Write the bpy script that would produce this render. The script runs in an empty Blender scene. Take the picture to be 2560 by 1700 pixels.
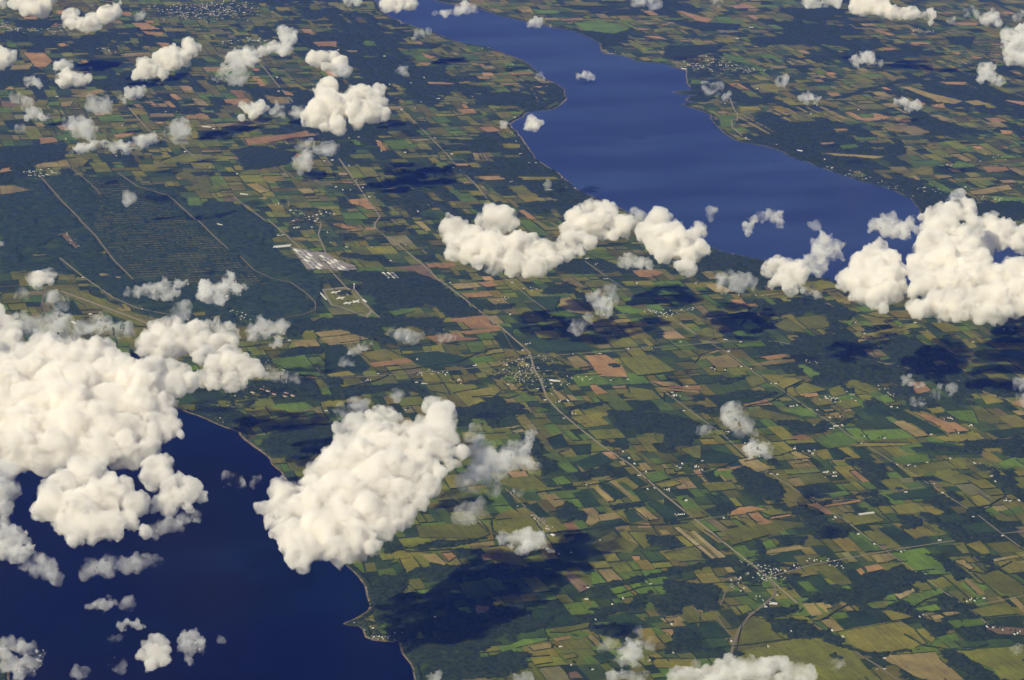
import bpy, bmesh, math, random
import numpy as np
from mathutils import Vector, Matrix
C = bpy.context; S = C.scene; col = S.collection
R_ = math.radians
random.seed(4); RNG = np.random.default_rng(4)

# ---------------------------------------------------------------- camera (an airliner window, about 11 km up, looking north-north-east)
W, H = 2560.0, 1700.0
CP = np.array((-12729., -32449., 11353.5)); YAW, PIT, ROL, F = .36396963, .30131585, .03982623, 2.67964408
sy, cy, sp, cp = math.sin(YAW), math.cos(YAW), math.sin(PIT), math.cos(PIT)
FW = np.array([sy*cp, cy*cp, -sp]); R0 = np.array([cy, -sy, 0]); U0 = np.cross(R0, FW)
RR = math.cos(ROL)*R0 + math.sin(ROL)*U0; UU = -math.sin(ROL)*R0 + math.cos(ROL)*U0
cam = bpy.data.cameras.new('camera'); cam_o = bpy.data.objects.new('camera', cam); col.objects.link(cam_o); S.camera = cam_o
cam.sensor_width = 36; cam.lens = 36*F; cam.clip_start = 10; cam.clip_end = 500000
_m = Matrix((RR, UU, -FW)).transposed().to_4x4(); _m.translation = Vector(CP); cam_o.matrix_world = _m

# ---------------------------------------------------------------- sky and sun (afternoon, from the south-west)
SAZ, SEL = R_(244), R_(42)
w = bpy.data.worlds.new('World'); S.world = w; w.use_nodes = True
nt = w.node_tree; bg = nt.nodes['Background']; sk = nt.nodes.new('ShaderNodeTexSky'); sk.sky_type = 'NISHITA'; sk.sun_disc = False
sk.sun_elevation = SEL; sk.sun_rotation = SAZ; bg.inputs[1].default_value = .05; nt.links.new(sk.outputs[0], bg.inputs[0])
w.cycles.sampling_method = 'MANUAL'; w.cycles.sample_map_resolution = 256
sun = bpy.data.lights.new('sun', 'SUN'); so = bpy.data.objects.new('sun', sun); col.objects.link(so)
sun.energy = 5; sun.angle = R_(.5); sun.color = (1, .935, .82)
_d = Vector((math.sin(SAZ)*math.cos(SEL), math.cos(SAZ)*math.cos(SEL), math.sin(SEL)))
so.rotation_euler = _d.to_track_quat('Z', 'Y').to_euler()
S.view_settings.view_transform = 'Standard'; S.view_settings.look = 'None'; S.view_settings.exposure = 0.2
S.view_settings.gamma = 1; S.view_settings.use_curve_mapping = False
cs = S.cycles; cs.use_denoising = True; cs.max_bounces = 20; cs.volume_bounces = 18; cs.diffuse_bounces = 2
cs.glossy_bounces = 1; cs.transmission_bounces = 2; cs.transparent_max_bounces = 32; cs.use_light_tree = False

# ---------------------------------------------------------------- helpers
ORG = {'A': (0, 0), 'B': (850, 0), 'C': (1660, 0), 'D': (0, 550), 'E': (850, 550), 'F': (1660, 550), 'G': (0, 1100), 'H': (850, 1100), 'I': (1660, 1100)}
K = 2.61333
def P(c, x, y):                         # sheet coordinates of the survey tables -> bearing
    o = ORG[c]; return o[0] + x/K, o[1] + y/K
def G(x, y, z=0.):                      # bearing -> place on the level z
    d = FW + (x - W/2)/(F*W)*RR - (y - H/2)/(F*W)*UU
    return CP + d*((z - CP[2])/d[2])
def GP(c, x, y, z=0.): return G(*P(c, x, y), z)
def proj(q):
    v = np.asarray(q) - CP; z = v@FW
    return np.stack([W/2 + F*W*(v@RR)/z, H/2 - F*W*(v@UU)/z], -1)
def poly2(c, pts): return np.array([GP(c, x, y)[:2] for x, y in pts])
def numbers(s): return [tuple(float(v) for v in t.split(',')) for t in s.split()]
def inside(pts, poly):                  # vectorised point in polygon
    poly = np.asarray(poly); lo, hi = poly.min(0), poly.max(0); near = np.where((pts[:, 0] > lo[0]) & (pts[:, 0] < hi[0]) & (pts[:, 1] > lo[1]) & (pts[:, 1] < hi[1]))[0]
    res = np.zeros(len(pts), bool)
    if not len(near): return res
    if len(near) == 1 or len(pts) < 40:      # few points: vectorise over the edges instead
        a, b = poly, np.roll(poly, -1, 0)
        for i in near:
            px, py = pts[i]; c = (a[:, 1] > py) != (b[:, 1] > py); a_, b_ = a[c], b[c]
            res[i] = np.count_nonzero(px < (b_[:, 0]-a_[:, 0])*(py-a_[:, 1])/(b_[:, 1]-a_[:, 1]) + a_[:, 0]) & 1
        return res
    x, y = pts[near, 0], pts[near, 1]; r = np.zeros(len(near), bool); n = len(poly)
    for i in range(n):
        (x1, y1), (x2, y2) = poly[i], poly[(i+1) % n]
        if y1 == y2: continue
        c = ((y1 > y) != (y2 > y)) & (x < (x2-x1)*(y-y1)/(y2-y1) + x1); r ^= c
    res[near] = r; return res
def vnoise(x, y, s, seed=0):            # value noise, 0..1
    x = x/s + 517.3*seed; y = y/s - 91.7*seed
    xi = np.floor(x).astype(np.int64); yi = np.floor(y).astype(np.int64); fx = x-xi; fy = y-yi
    fx = fx*fx*(3-2*fx); fy = fy*fy*(3-2*fy)
    def h(a, b):
        v = (a*374761393 + b*668265263 + seed*1442695) & 0xffffffff
        v = ((v ^ (v >> 13))*1274126177) & 0xffffffff
        return ((v ^ (v >> 16)) & 0xffff)/65535.
    return (h(xi, yi)*(1-fx) + h(xi+1, yi)*fx)*(1-fy) + (h(xi, yi+1)*(1-fx) + h(xi+1, yi+1)*fx)*fy
def mesh_np(name, V, Fc, mats=(), mi=None, colors=None):
    V = np.asarray(V, np.float64); Fc = np.asarray(Fc, np.int32); k = Fc.shape[1]
    o = V.mean(0) if len(V) else np.zeros(3); o[2] = 0
    me = bpy.data.meshes.new(name); me.vertices.add(len(V)); me.vertices.foreach_set('co', (V-o).ravel())
    me.loops.add(Fc.size); me.loops.foreach_set('vertex_index', Fc.ravel())
    me.polygons.add(len(Fc)); me.polygons.foreach_set('loop_start', np.arange(len(Fc), dtype=np.int32)*k)
    for m in mats: me.materials.append(m)
    if mi is not None: me.polygons.foreach_set('material_index', np.asarray(mi, np.int32))
    me.update(calc_edges=True)
    if colors is not None:
        a = me.color_attributes.new('tint', 'FLOAT_COLOR', 'CORNER')
        cc = np.ones((len(Fc), k, 4)); cc[:, :, :3] = np.asarray(colors)[:, None, :]; a.data.foreach_set('color', cc.ravel())
    ob = bpy.data.objects.new(name, me); ob.location = o; col.objects.link(ob); return ob
def mesh_py(name, V, Fc, m, parent=None):
    V = np.asarray(V, float); o = V.mean(0); o[2] = 0
    me = bpy.data.meshes.new(name); me.from_pydata([tuple(v) for v in (V-o)], [], Fc); me.materials.append(m)
    ob = bpy.data.objects.new(name, me); ob.location = o; col.objects.link(ob)
    if parent: ob.parent = parent; ob.location = o - np.array(parent.location)
    return ob
def tag(o, label=None, cat=None, group=None, kind=None):
    if label: o['label'] = label
    if cat: o['category'] = cat
    if group: o['group'] = group
    if kind: o['kind'] = kind
    return o

# ---------------------------------------------------------------- materials
def base_mat(name, rough=.95, spec=.1):
    m = bpy.data.materials.new(name); m.use_nodes = True; b = m.node_tree.nodes['Principled BSDF']
    b.inputs['Roughness'].default_value = rough; b.inputs['Specular IOR Level'].default_value = spec
    return m, m.node_tree.nodes, m.node_tree.links, b
def nd(n, l, typ, **kw):
    o = n.new(typ)
    for k, v in kw.items():
        if k.startswith('_'): setattr(o, k[1:], v)
    return o
def noise(n, l, size, detail=3, rough=.6, stretch=None, rot=0.):
    g = n.new('ShaderNodeNewGeometry'); mp = n.new('ShaderNodeMapping'); t = n.new('ShaderNodeTexNoise')
    sx, sy_ = stretch or (1, 1)
    mp.inputs['Rotation'].default_value = (0, 0, rot); mp.inputs['Scale'].default_value = (1/(size*sx), 1/(size*sy_), 1/size)
    t.inputs['Scale'].default_value = 1; t.inputs['Detail'].default_value = detail; t.inputs['Roughness'].default_value = rough
    mp.vector_type = 'POINT'
    l.new(g.outputs['Position'], mp.inputs['Vector']); l.new(mp.outputs[0], t.inputs['Vector']); return t.outputs[0]
def ranged(n, l, v, a, b, lo, hi):
    r = n.new('ShaderNodeMapRange'); r.inputs[1].default_value = a; r.inputs[2].default_value = b; r.inputs[3].default_value = lo; r.inputs[4].default_value = hi
    l.new(v, r.inputs[0]); return r.outputs[0]
def math_(n, l, op, a, b):
    r = n.new('ShaderNodeMath'); r.operation = op
    for i, v in enumerate((a, b)):
        if isinstance(v, (int, float)): r.inputs[i].default_value = v
        else: l.new(v, r.inputs[i])
    return r.outputs[0]
def scalec(n, l, colr, fac):            # colour times a factor
    r = n.new('ShaderNodeVectorMath'); r.operation = 'SCALE'
    if isinstance(colr, tuple): r.inputs[0].default_value = colr
    else: l.new(colr, r.inputs[0])
    l.new(fac, r.inputs['Scale']); return r.outputs[0]
def mixc(n, l, fac, a, b):
    r = n.new('ShaderNodeMix'); r.data_type = 'RGBA'
    if isinstance(fac, float): r.inputs[0].default_value = fac
    else: l.new(fac, r.inputs[0])
    for i, v in ((6, a), (7, b)):
        if isinstance(v, tuple): r.inputs[i].default_value = (*v, 1)
        else: l.new(v, r.inputs[i])
    return r.outputs[2]
NORTH = R_(-3.5)                        # the survey grid is turned 3.5 degrees from north
def field_variation(n, l):              # growth patches and drill rows
    a = ranged(n, l, noise(n, l, 420, 4, .6), .3, .7, .72, 1.25)
    b = ranged(n, l, noise(n, l, 34, 2, .6, (1, 14), R_(3.5)), .32, .68, .84, 1.14)
    c = ranged(n, l, noise(n, l, 60, 3, .7), .3, .7, .86, 1.12)
    return math_(n, l, 'MULTIPLY', math_(n, l, 'MULTIPLY', a, b), c)
CROPS = {'t': (.185, .145, .045), 'o': (.215, .128, .045), 'b': (.13, .09, .045), 'g': (.078, .122, .008), 'm': (.098, .100, .009),
         'd': (.021, .038, .008), 'y': (.138, .124, .014), 'l': (.27, .22, .10)}
crop_mats = {}
for k, c in CROPS.items():
    nm = {'t': 'stubble', 'o': 'ploughed_soil', 'b': 'brown_soil', 'g': 'bright_grass', 'm': 'pasture', 'd': 'dark_crop', 'y': 'ripening_crop', 'l': 'pale_stubble'}[k]
    m, n, l, b = base_mat(nm)
    oi = n.new('ShaderNodeObjectInfo'); f = math_(n, l, 'MULTIPLY', field_variation(n, l), ranged(n, l, oi.outputs['Random'], 0, 1, .8, 1.22))
    l.new(scalec(n, l, c, f), b.inputs['Base Color']); crop_mats[k] = m
m_patch, n, l, b = base_mat('field_patchwork')
at = n.new('ShaderNodeAttribute'); at.attribute_name = 'tint'; l.new(scalec(n, l, at.outputs['Color'], field_variation(n, l)), b.inputs['Base Color'])
m_ground, n, l, b = base_mat('rough_ground')
l.new(mixc(n, l, ranged(n, l, noise(n, l, 300, 5, .65), .38, .62, 0, 1), (.010, .026, .006), (.042, .060, .013)), b.inputs['Base Color'])
m_wood, n, l, b = base_mat('tree_canopy')
l.new(mixc(n, l, ranged(n, l, noise(n, l, 45, 4, .75), .35, .65, 0, 1), (.004, .012, .004), (.032, .044, .012)), b.inputs['Base Color'])
m_scrub, n, l, b = base_mat('young_wood_canopy')
l.new(mixc(n, l, ranged(n, l, noise(n, l, 110, 5, .75), .35, .65, 0, 1), (.007, .020, .008), (.034, .050, .017)), b.inputs['Base Color'])
m_road, n, l, b = base_mat('road_surface', .9); b.inputs['Base Color'].default_value = (.20, .17, .11, 1)
m_track, n, l, b = base_mat('dirt_track', .9); b.inputs['Base Color'].default_value = (.14, .115, .07, 1)
m_beach, n, l, b = base_mat('shore_stones')
l.new(mixc(n, l, ranged(n, l, noise(n, l, 90, 3, .7), .35, .65, 0, 1), (.04, .04, .02), (.24, .18, .10)), b.inputs['Base Color'])
def water_mat(name, c1, c2, size, stretch=(1, 1), rot=0.):
    m, n, l, b = base_mat(name, .3, .035)
    l.new(mixc(n, l, ranged(n, l, noise(n, l, size, 3, .5, stretch, rot), .4, .62, 0, 1), c1, c2), b.inputs['Base Color'])
    return m
m_sen = water_mat('deep_lake_water', (.0002, .0003, .009), (.0004, .005, .015), 5200, (1, .5), .6)
m_cay = water_mat('haze_tinted_lake_water', (.013, .023, .078), (.023, .040, .106), 5200, (1, .35), -.9)  # far lake: part of the blue distance haze is put into its base colour
def plain(name, c, rough=.7, s=None):
    m, n, l, b = base_mat(name, rough, .3)
    l.new(scalec(n, l, c, ranged(n, l, noise(n, l, s or 9, 2, .6), .3, .7, .8, 1.15)), b.inputs['Base Color']); return m
m_white = plain('white_metal_roof', (.5, .48, .44)); m_grey = plain('grey_shingle_roof', (.20, .19, .18)); m_wall = plain('painted_clapboard', (.5, .48, .44))
m_brown = plain('brown_shingle_roof', (.17, .11, .08)); m_brick = plain('brick_wall', (.32, .14, .09)); m_pave = plain('gravel_yard', (.19, .17, .135), .9, 40)
m_silo = plain('silo_steel', (.85, .85, .85), .4)
def vol_mat(name, dens, size, lo, hi, step, floor, albedo=(1, 1, 1), warp=0.):
    m = bpy.data.materials.new(name); m.use_nodes = True; n = m.node_tree.nodes; l = m.node_tree.links; n.remove(n['Principled BSDF'])
    v = n.new('ShaderNodeVolumePrincipled'); v.inputs['Color'].default_value = (*albedo, 1); v.inputs['Anisotropy'].default_value = 0
    l.new(v.outputs[0], n['Material Output'].inputs['Volume'])
    g = n.new('ShaderNodeNewGeometry'); t = n.new('ShaderNodeTexNoise'); t.inputs['Scale'].default_value = 1./size
    t.inputs['Detail'].default_value = 5; t.inputs['Roughness'].default_value = .62; t.inputs['Distortion'].default_value = warp; l.new(g.outputs['Position'], t.inputs['Vector'])
    l.new(ranged(n, l, t.outputs[0], lo, hi, floor*dens, dens), v.inputs['Density'])
    m.cycles.volume_step_rate = step; return m
# ================================================================ THE GROUND
L = 140000.
ground = mesh_np('ground', [(-L, -L, 0), (L, -L, 0), (L, L, 0), (-L, L, 0)], [(0, 1, 2, 3)], [m_ground]); tag(ground, kind='structure')

# lakes: shorelines as surveyed
SEN = (('D', "-600,760 0,900 600,1050 1100,1200 1240,1260 1300,1280 1400,1330 1500,1370 1560,1390 1600,1430 1660,1480 1720,1520 1770,1565"),
       ('G', "1780,150 1850,230 1980,400 2100,560 2200,740 2270,830"),
       ('H', "90,860 130,900 160,950 190,1020 205,1080 180,1110 120,1150 20,1198 60,1212 130,1218 160,1240 180,1290 230,1310 340,1322 380,1312 400,1370 430,1430 460,1490 490,1568 560,1750 700,2100"),
       ('G', "300,2400 120,1700 60,1568 40,1470 0,1370 -160,1200 -500,1000 -1400,800"))
sen = np.concatenate([poly2(c, numbers(s)) for c, s in SEN])
CAYT = (('B', "180,-300 210,0 240,20 260,70 340,115 420,150 560,195 620,215 690,250 780,275 900,300 1000,320 1080,350 1170,385 1250,430 1300,480 1340,520 1410,545 1460,580 1478,640 1440,690 1380,715 1290,725 1220,735 1190,770 1110,810 1120,840 1160,860 1200,920 1240,970 1280,1040 1340,1080 1420,1130 1490,1190 1560,1245 1640,1280 1700,1305 1900,1400"),
        ('F', "120,80 220,150 310,180 400,215 520,240 640,260 720,290 860,330 1000,380 1110,400 1250,405 1600,420 2000,470 2400,520 3200,640"),
        ('F', "3200,330 2700,250 2352,170 1900,60"),
        ('C', "1700,1440 1670,1360 1620,1300 1540,1265 1440,1225 1300,1190 1180,1145 1050,1105 950,1065 830,1020 740,975 600,945 510,930 440,905 380,860 320,800 300,750 170,700 120,680 200,664 130,655 150,640 210,625 100,612 60,603 120,592 210,590 170,570 155,540 150,460 100,450 20,425"),
        ('B', "2100,415 1930,400 1920,385 1850,365 1720,350 1700,290 1640,250 1530,205 1400,180 1170,130 1030,100 920,60 700,20 600,0 480,-200 420,-400"))
cay = np.concatenate([poly2(c, numbers(s)) for c, s in CAYT])
def rough_line(p, closed=True, amp=18, step=110, seed=1):   # small bays and points
    out = []; n = len(p)
    for i in range(n if closed else n-1):
        a, b = p[i], p[(i+1) % n]; k = max(1, min(60, int(np.hypot(*(b-a))/step)))
        t = np.arange(k)/k; out.append(a + (b-a)*t[:, None])
    q = np.concatenate(out)
    q = q + np.stack([vnoise(q[:, 0], q[:, 1], 260, seed)-.5, vnoise(q[:, 0], q[:, 1], 260, seed+1)-.5], 1)*2*amp*1.6
    return q
def sheet(name, p, z, m, parent=None):
    V = np.column_stack([p, np.full(len(p), z)]); return mesh_py(name, V, [tuple(range(len(p)))], m, parent)
sen_r, cay_r = rough_line(sen), rough_line(cay, seed=5)
tag(sheet('lake_water', sen_r, 2.0, m_sen), kind='structure'); tag(sheet('lake_water', cay_r, 2.0, m_cay), kind='structure')
def ribbon(p, width, z):                # strip of quads along a line
    p = np.asarray(p); d = np.gradient(p, axis=0); d /= np.linalg.norm(d, axis=1)[:, None]+1e-9; nrm = np.stack([-d[:, 1], d[:, 0]], 1)
    wv = np.broadcast_to(np.asarray(width, float), (len(p),))[:, None]/2
    a = np.column_stack([p+nrm*wv, np.full(len(p), z)]); b = np.column_stack([p-nrm*wv, np.full(len(p), z)])
    V = np.concatenate([a, b]); n = len(p); i = np.arange(n-1); return V, np.stack([i, i+n, i+n+1, i+1], 1)
for q in (sen_r, cay_r):
    wd = 12+34*vnoise(q[:, 0], q[:, 1], 500, 9)**2
    V, Fc = ribbon(np.vstack([q, q[:1]]), np.append(wd, wd[0]), 2.6); tag(mesh_np('shore', V, Fc, [m_beach]), kind='structure')
def in_water(p): return inside(p, sen_r) | inside(p, cay_r)

# ---------------------------------------------------------------- the fields one can tell apart
FIELDS = {'A': '''o 860,150 960,150 1045,190 920,195;o 930,205 1065,210 1060,230 960,225;o 150,345 290,345 345,400 300,435 230,440 200,400;t 75,425 220,420 190,455 70,455;o 380,285 425,280 440,305 395,308
t 780,350 985,340 970,365 800,375;o 1020,275 1110,285 1110,320 1060,310;t 930,300 990,305 960,320;o 2040,275 2200,270 2200,300 2080,305;o 1500,590 1580,590 1610,635 1550,640
o 1460,650 1620,645 1640,670 1540,690 1470,670;t 1720,620 1880,640 1900,680 1780,680;o 1640,500 1690,500 1740,560 1700,565;o 1845,590 1910,605 1920,625 1860,620;o 1105,615 1150,615 1190,650 1150,655
o 1070,660 1105,660 1155,700 1120,705;o 945,660 990,660 1040,695 990,690;o 1210,755 1350,750 1370,770 1220,775;t 1280,820 1780,780 1700,800 1500,830 1320,835;b 0,650 130,685 90,700 10,700
t 220,800 270,800 295,825 240,828;o 255,900 350,895 380,930 260,945;o 1595,905 1850,880 2000,855 2080,885 1850,915 1760,935 1620,950;t 230,1075 440,1045 470,1090 250,1100;y 440,1045 540,1025 580,1050 550,1080 470,1090
o 0,1105 60,1095 80,1120 0,1130;t 0,1215 120,1220 200,1240 60,1270 0,1275;t 1600,1205 1680,1200 1770,1250 1700,1265;t 1680,1295 1740,1285 1740,1305;t 1940,1235 2030,1230 2065,1260 1990,1268
o 2270,1305 2352,1300 2352,1350 2310,1345;m 1040,1060 1200,1000 1480,1020 1500,1055 1250,1060;m 1140,1150 1200,1100 1350,1110 1390,1220 1250,1190;t 450,630 650,580 700,600 560,640;o 2160,1465 2230,1455 2352,1500 2300,1515
b 1890,1435 1950,1430 1950,1450 1900,1452;g 630,760 780,750 820,790 660,795;o 520,395 640,392 620,410 540,412;y 250,650 320,655 300,690 230,685;t 390,670 480,660 460,695 400,700;g 400,875 460,872 470,905 410,905
o 740,880 890,855 860,885 760,900;t 1250,640 1330,650 1370,690 1300,690;o 150,110 250,108 240,125 160,125;o 790,75 850,80 855,105 800,100;o 370,70 430,65 420,95 380,98;y 1520,1080 1640,1075 1660,1110 1540,1115''',
'B': '''o 530,345 640,375 600,385 560,375;t 940,355 1020,360 1000,370;o 1085,475 1250,475 1260,485 1130,492;o 1240,560 1330,565 1300,578;o 790,680 820,680 845,710 815,712;o 755,715 870,710 895,740 800,742
o 905,830 1000,825 1060,860 960,865;y 900,805 1040,815 1000,828;o 45,1305 180,1295 200,1335 240,1370 180,1370 130,1345 80,1340;o 0,1460 30,1465 60,1485 150,1510 60,1515 0,1480;o 155,1490 230,1485 240,1500 170,1505
t 480,1450 540,1450 600,1505 560,1515;o 230,915 265,920 300,985 270,985;t 860,995 890,1000 915,1045 890,1050;t 930,1005 950,1005 970,1050 955,1045;o 1165,1375 1200,1370 1285,1430 1240,1435
t 445,910 560,905 600,915 500,925;y 1150,1155 1400,1155 1440,1175 1200,1180;y 970,395 1100,390 1120,410 1000,415;o 1890,180 2030,190 1990,200;o 1980,235 2080,235 2140,260 2050,250;o 1975,70 2030,70 2090,100 2040,105
o 1610,55 1700,55 1720,65 1640,70;g 1530,150 1700,130 1900,190 1800,220 1600,200;g 1250,60 1440,70 1430,90 1280,90;y 320,545 360,545 430,600 390,600;o 80,810 140,805 150,830 100,830;y 1280,1290 1330,1290 1390,1365 1340,1360
y 1380,1300 1410,1300 1475,1365 1440,1360;y 960,1270 1000,1270 1060,1310 1010,1320;g 280,920 420,910 480,970 350,980;t 40,330 120,328 110,340 50,340;o 510,410 600,412 580,425 520,422;t 1010,355 1080,358 1050,368
o 570,535 750,545 740,552 580,548;m 640,620 800,640 840,665 700,660;g 980,650 1020,655 1010,665;g 150,265 220,270 240,300 170,300;y 1060,940 1180,940 1180,965 1080,970;y 640,1010 690,1010 700,1050 660,1050;o 810,1190 860,1185 850,1200 815,1202''',
'C': '''o 70,70 130,75 250,110 320,125 280,150 200,130;o 1375,190 1440,205 1515,230 1480,235 1400,210;t 1600,185 1680,195 1700,205 1620,205;o 1420,310 1510,315 1500,330 1440,330;t 790,395 830,400 860,420 830,425;t 855,395 890,395 965,420 920,425
t 1000,490 1040,490 1070,510 1030,515;t 1060,485 1100,490 1140,508 1100,508;t 1255,445 1310,450 1335,470 1290,468;t 1650,435 1690,440 1750,470 1710,470;t 1700,430 1740,430 1805,468 1760,462
y 560,560 660,540 760,555 830,590 700,595 590,585;y 450,560 480,555 540,585 500,590;o 1060,610 1140,605 1160,625 1090,630;t 1530,565 1600,568 1740,610 1950,660 1900,680 1780,665 1740,640 1640,605;t 1960,665 2050,655 2115,680 2030,692
t 1415,680 1470,672 1560,700 1480,705;o 1640,655 1720,680 1660,695;o 1740,690 1830,675 1840,705 1760,700;o 1180,735 1220,730 1300,770 1370,770 1370,740 1450,755 1480,765 1440,780 1320,795 1270,785;o 1500,765 1600,775 1620,795 1540,800
t 1730,750 1800,750 1890,785 1820,790;t 1415,840 1500,820 1620,820 1750,865 1680,880 1560,865 1500,860;t 480,765 500,760 720,885 695,885;t 515,757 530,755 750,872 735,876;t 665,725 690,720 770,750 750,755;t 700,715 725,712 830,752 800,756
t 790,708 810,706 880,742 860,745;t 860,700 880,700 950,735 930,738;t 920,700 940,700 1020,740 1000,742;t 1000,695 1030,695 1200,775 1180,780;t 1030,742 1060,742 1180,800 1150,800;t 765,765 790,762 840,790 815,792;t 820,760 840,760 890,785 870,788
o 1130,845 1200,840 1200,855 1140,857;o 1015,935 1100,925 1120,940 1040,950;t 1000,1000 1100,1000 1470,1025 1380,1035 1100,1015;g 1140,950 1250,940 1280,960 1170,975;g 1240,900 1380,895 1400,915 1260,920;t 1855,1010 1930,1005 2020,1050 1970,1060
o 2080,1090 2240,1090 2260,1115 2120,1130;y 1600,1130 1680,1090 1750,1085 1760,1140 1720,1145;t 1990,1250 2250,1205 2280,1240 2100,1270 2020,1270;t 1610,1150 1640,1148 1680,1175 1650,1175;t 1760,1145 1860,1145 1890,1160 1800,1170
g 1880,1075 1960,1060 2060,1090 1900,1100;g 1740,1180 1830,1210 1820,1240 1780,1225;g 380,340 600,420 690,460 600,470 430,420;o 1785,535 1980,535 1960,555 1840,550;o 2210,650 2352,665 2352,690;o 1870,340 1950,345 1920,360;o 2000,360 2100,380 2040,388
o 2110,350 2205,350 2190,365;t 1350,600 1440,600 1490,635 1400,630;o 2180,955 2250,960 2240,975;g 990,560 1080,560 1100,580 1010,580;o 1900,145 2060,150 2040,165 1930,165;o 540,60 610,62 600,72 550,70;y 520,12 640,15 620,32 540,30;o 1610,275 1740,280 1720,292 1620,288
g 330,110 430,108 450,150 360,155;t 1470,190 1240,180 1250,188 1440,200;o 2195,850 2280,855 2270,880 2210,878;y 1940,1000 1990,1000 2060,1040 2010,1040;y 370,705 460,700 470,720 380,722;y 480,700 620,700 640,720 500,725;t 340,730 400,728 410,745 350,745;g 350,760 460,750 470,820 370,830;m 1570,920 1720,910 1750,935 1600,945;g 2140,1280 2352,1290 2352,1330 2160,1320''',
'D': '''t 2050,735 2230,715 2352,710 2352,740 2090,765;t 2090,770 2352,745 2352,800 2150,820;t 1920,790 2060,780 2100,825 1930,830;g 1770,920 1990,880 2110,1030 1850,1000;d 2130,820 2230,815 2352,900 2352,1000 2120,1000;y 2130,1010 2270,985 2330,1020 2170,1030
m 2220,1035 2352,1030 2352,1070 2280,1080;g 1770,1205 2000,1190 2060,1230 1900,1250 1800,1230;g 1980,1260 2050,1250 2080,1290 2020,1300;m 1640,1345 1900,1270 2000,1330 1750,1350;g 1860,1430 1920,1415 2030,1405 2070,1450 1900,1475
d 350,530 480,530 540,620 380,630;m 400,620 560,625 550,660 420,660;y 830,780 930,775 920,800 840,805;y 1250,610 1340,600 1345,620 1270,630;y 1370,635 1440,620 1440,635 1390,645;t 640,350 700,350 710,365 660,370;t 730,370 790,370 780,385
b 385,90 440,85 510,180 500,190 430,130;m 340,440 480,450 700,530 860,600 1000,650 1010,705 900,695 700,610 560,560 400,490;t 760,575 850,570 860,600 800,600;m 1660,820 1900,800 1880,830 1700,850;y 210,225 300,220 310,235 230,240;y 630,215 700,205 690,225''',
'E': '''b 350,310 560,290 590,345 660,400 540,360 430,325;o 560,290 740,275 760,300 700,315 570,310;t 710,420 890,410 930,440 760,455;o 895,410 990,400 1035,430 960,440;o 780,480 960,470 1005,500 840,515;o 725,645 940,622 970,650 985,680 1030,690 1060,695 1055,703 960,710 850,713 800,670 740,665
o 775,730 1040,705 1060,720 830,748;o 565,760 760,735 810,765 915,775 840,790 720,795 650,820;t 0,755 60,745 240,760 200,780 0,805;y 130,870 300,840 400,890 240,920 170,900;o 180,935 450,905 480,930 220,963;t 1440,515 1500,503 1600,580 1650,610 1600,615 1500,600 1430,560
y 925,855 1060,840 1075,865 960,885;t 1480,900 1550,885 1640,950 1540,970;o 1590,885 1740,880 1790,915 1850,960 1880,1030 1700,1025 1660,980;o 1630,1080 1670,1075 1750,1130 1680,1140;t 1390,1120 1420,1115 1490,1175 1440,1180;t 1475,1145 1520,1145 1560,1180 1510,1185
g 1640,1165 1680,1160 1710,1190 1665,1200;y 1500,1290 1820,1250 1820,1280 1710,1290 1765,1340 1600,1360;g 1330,1340 1400,1330 1445,1385 1380,1395;g 1270,1240 1330,1225 1370,1250 1300,1260;g 1550,1405 1620,1395 1660,1430 1590,1440;y 1430,1520 1510,1490 1560,1545 1470,1550
o 2020,1050 2160,1060 2240,1085 2352,1085 2352,1110 2150,1095;o 2070,1093 2352,1120 2352,1132 2130,1110;t 1055,1360 1190,1340 1140,1360;t 1120,1380 1190,1365 1215,1385 1160,1395;y 780,1130 1030,1085 1060,1110 1000,1160 820,1160;t 1080,1065 1120,1060 1175,1110 1120,1115
y 1010,1065 1060,1065 1110,1100 1050,1115;m 560,1080 680,1070 720,1140 600,1120;m 650,1065 880,1075 910,1100 740,1130;d 400,880 640,860 830,900 790,950 560,970;d 0,870 120,870 200,960 130,1010 20,950;d 1040,690 1130,700 1130,760 1070,720
d 1240,500 1440,500 1410,570 1420,600 1350,580;m 1820,900 2040,880 2200,990 1950,1020 1860,950;g 1830,590 1900,570 2010,600 1900,615;m 1590,450 1600,400 1750,400 1800,430;t 1620,480 1730,470 1740,485 1640,490;o 1900,330 2060,320 2120,350 2030,380 1960,375
d 840,500 940,530 930,620 860,560;m 860,590 1100,560 1150,545 1010,620 900,610;g 320,600 460,575 490,600 360,630;t 580,395 640,400 660,420 490,432;d 1100,760 1560,790 1700,850 1300,870 1180,800;d 1000,760 1120,730 1200,850 1060,840;o 700,1040 780,1045 850,1060 720,1050
m 900,1400 1080,1390 1110,1430 960,1440;d 1450,680 1570,690 1500,720;t 30,60 100,60 130,75 60,80;o 1240,625 1265,612 1285,625 1262,632;m 1850,1150 1900,1090 2040,1110 2100,1170 1960,1180;d 1350,1430 1450,1400 1500,1480 1400,1500''',
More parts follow.
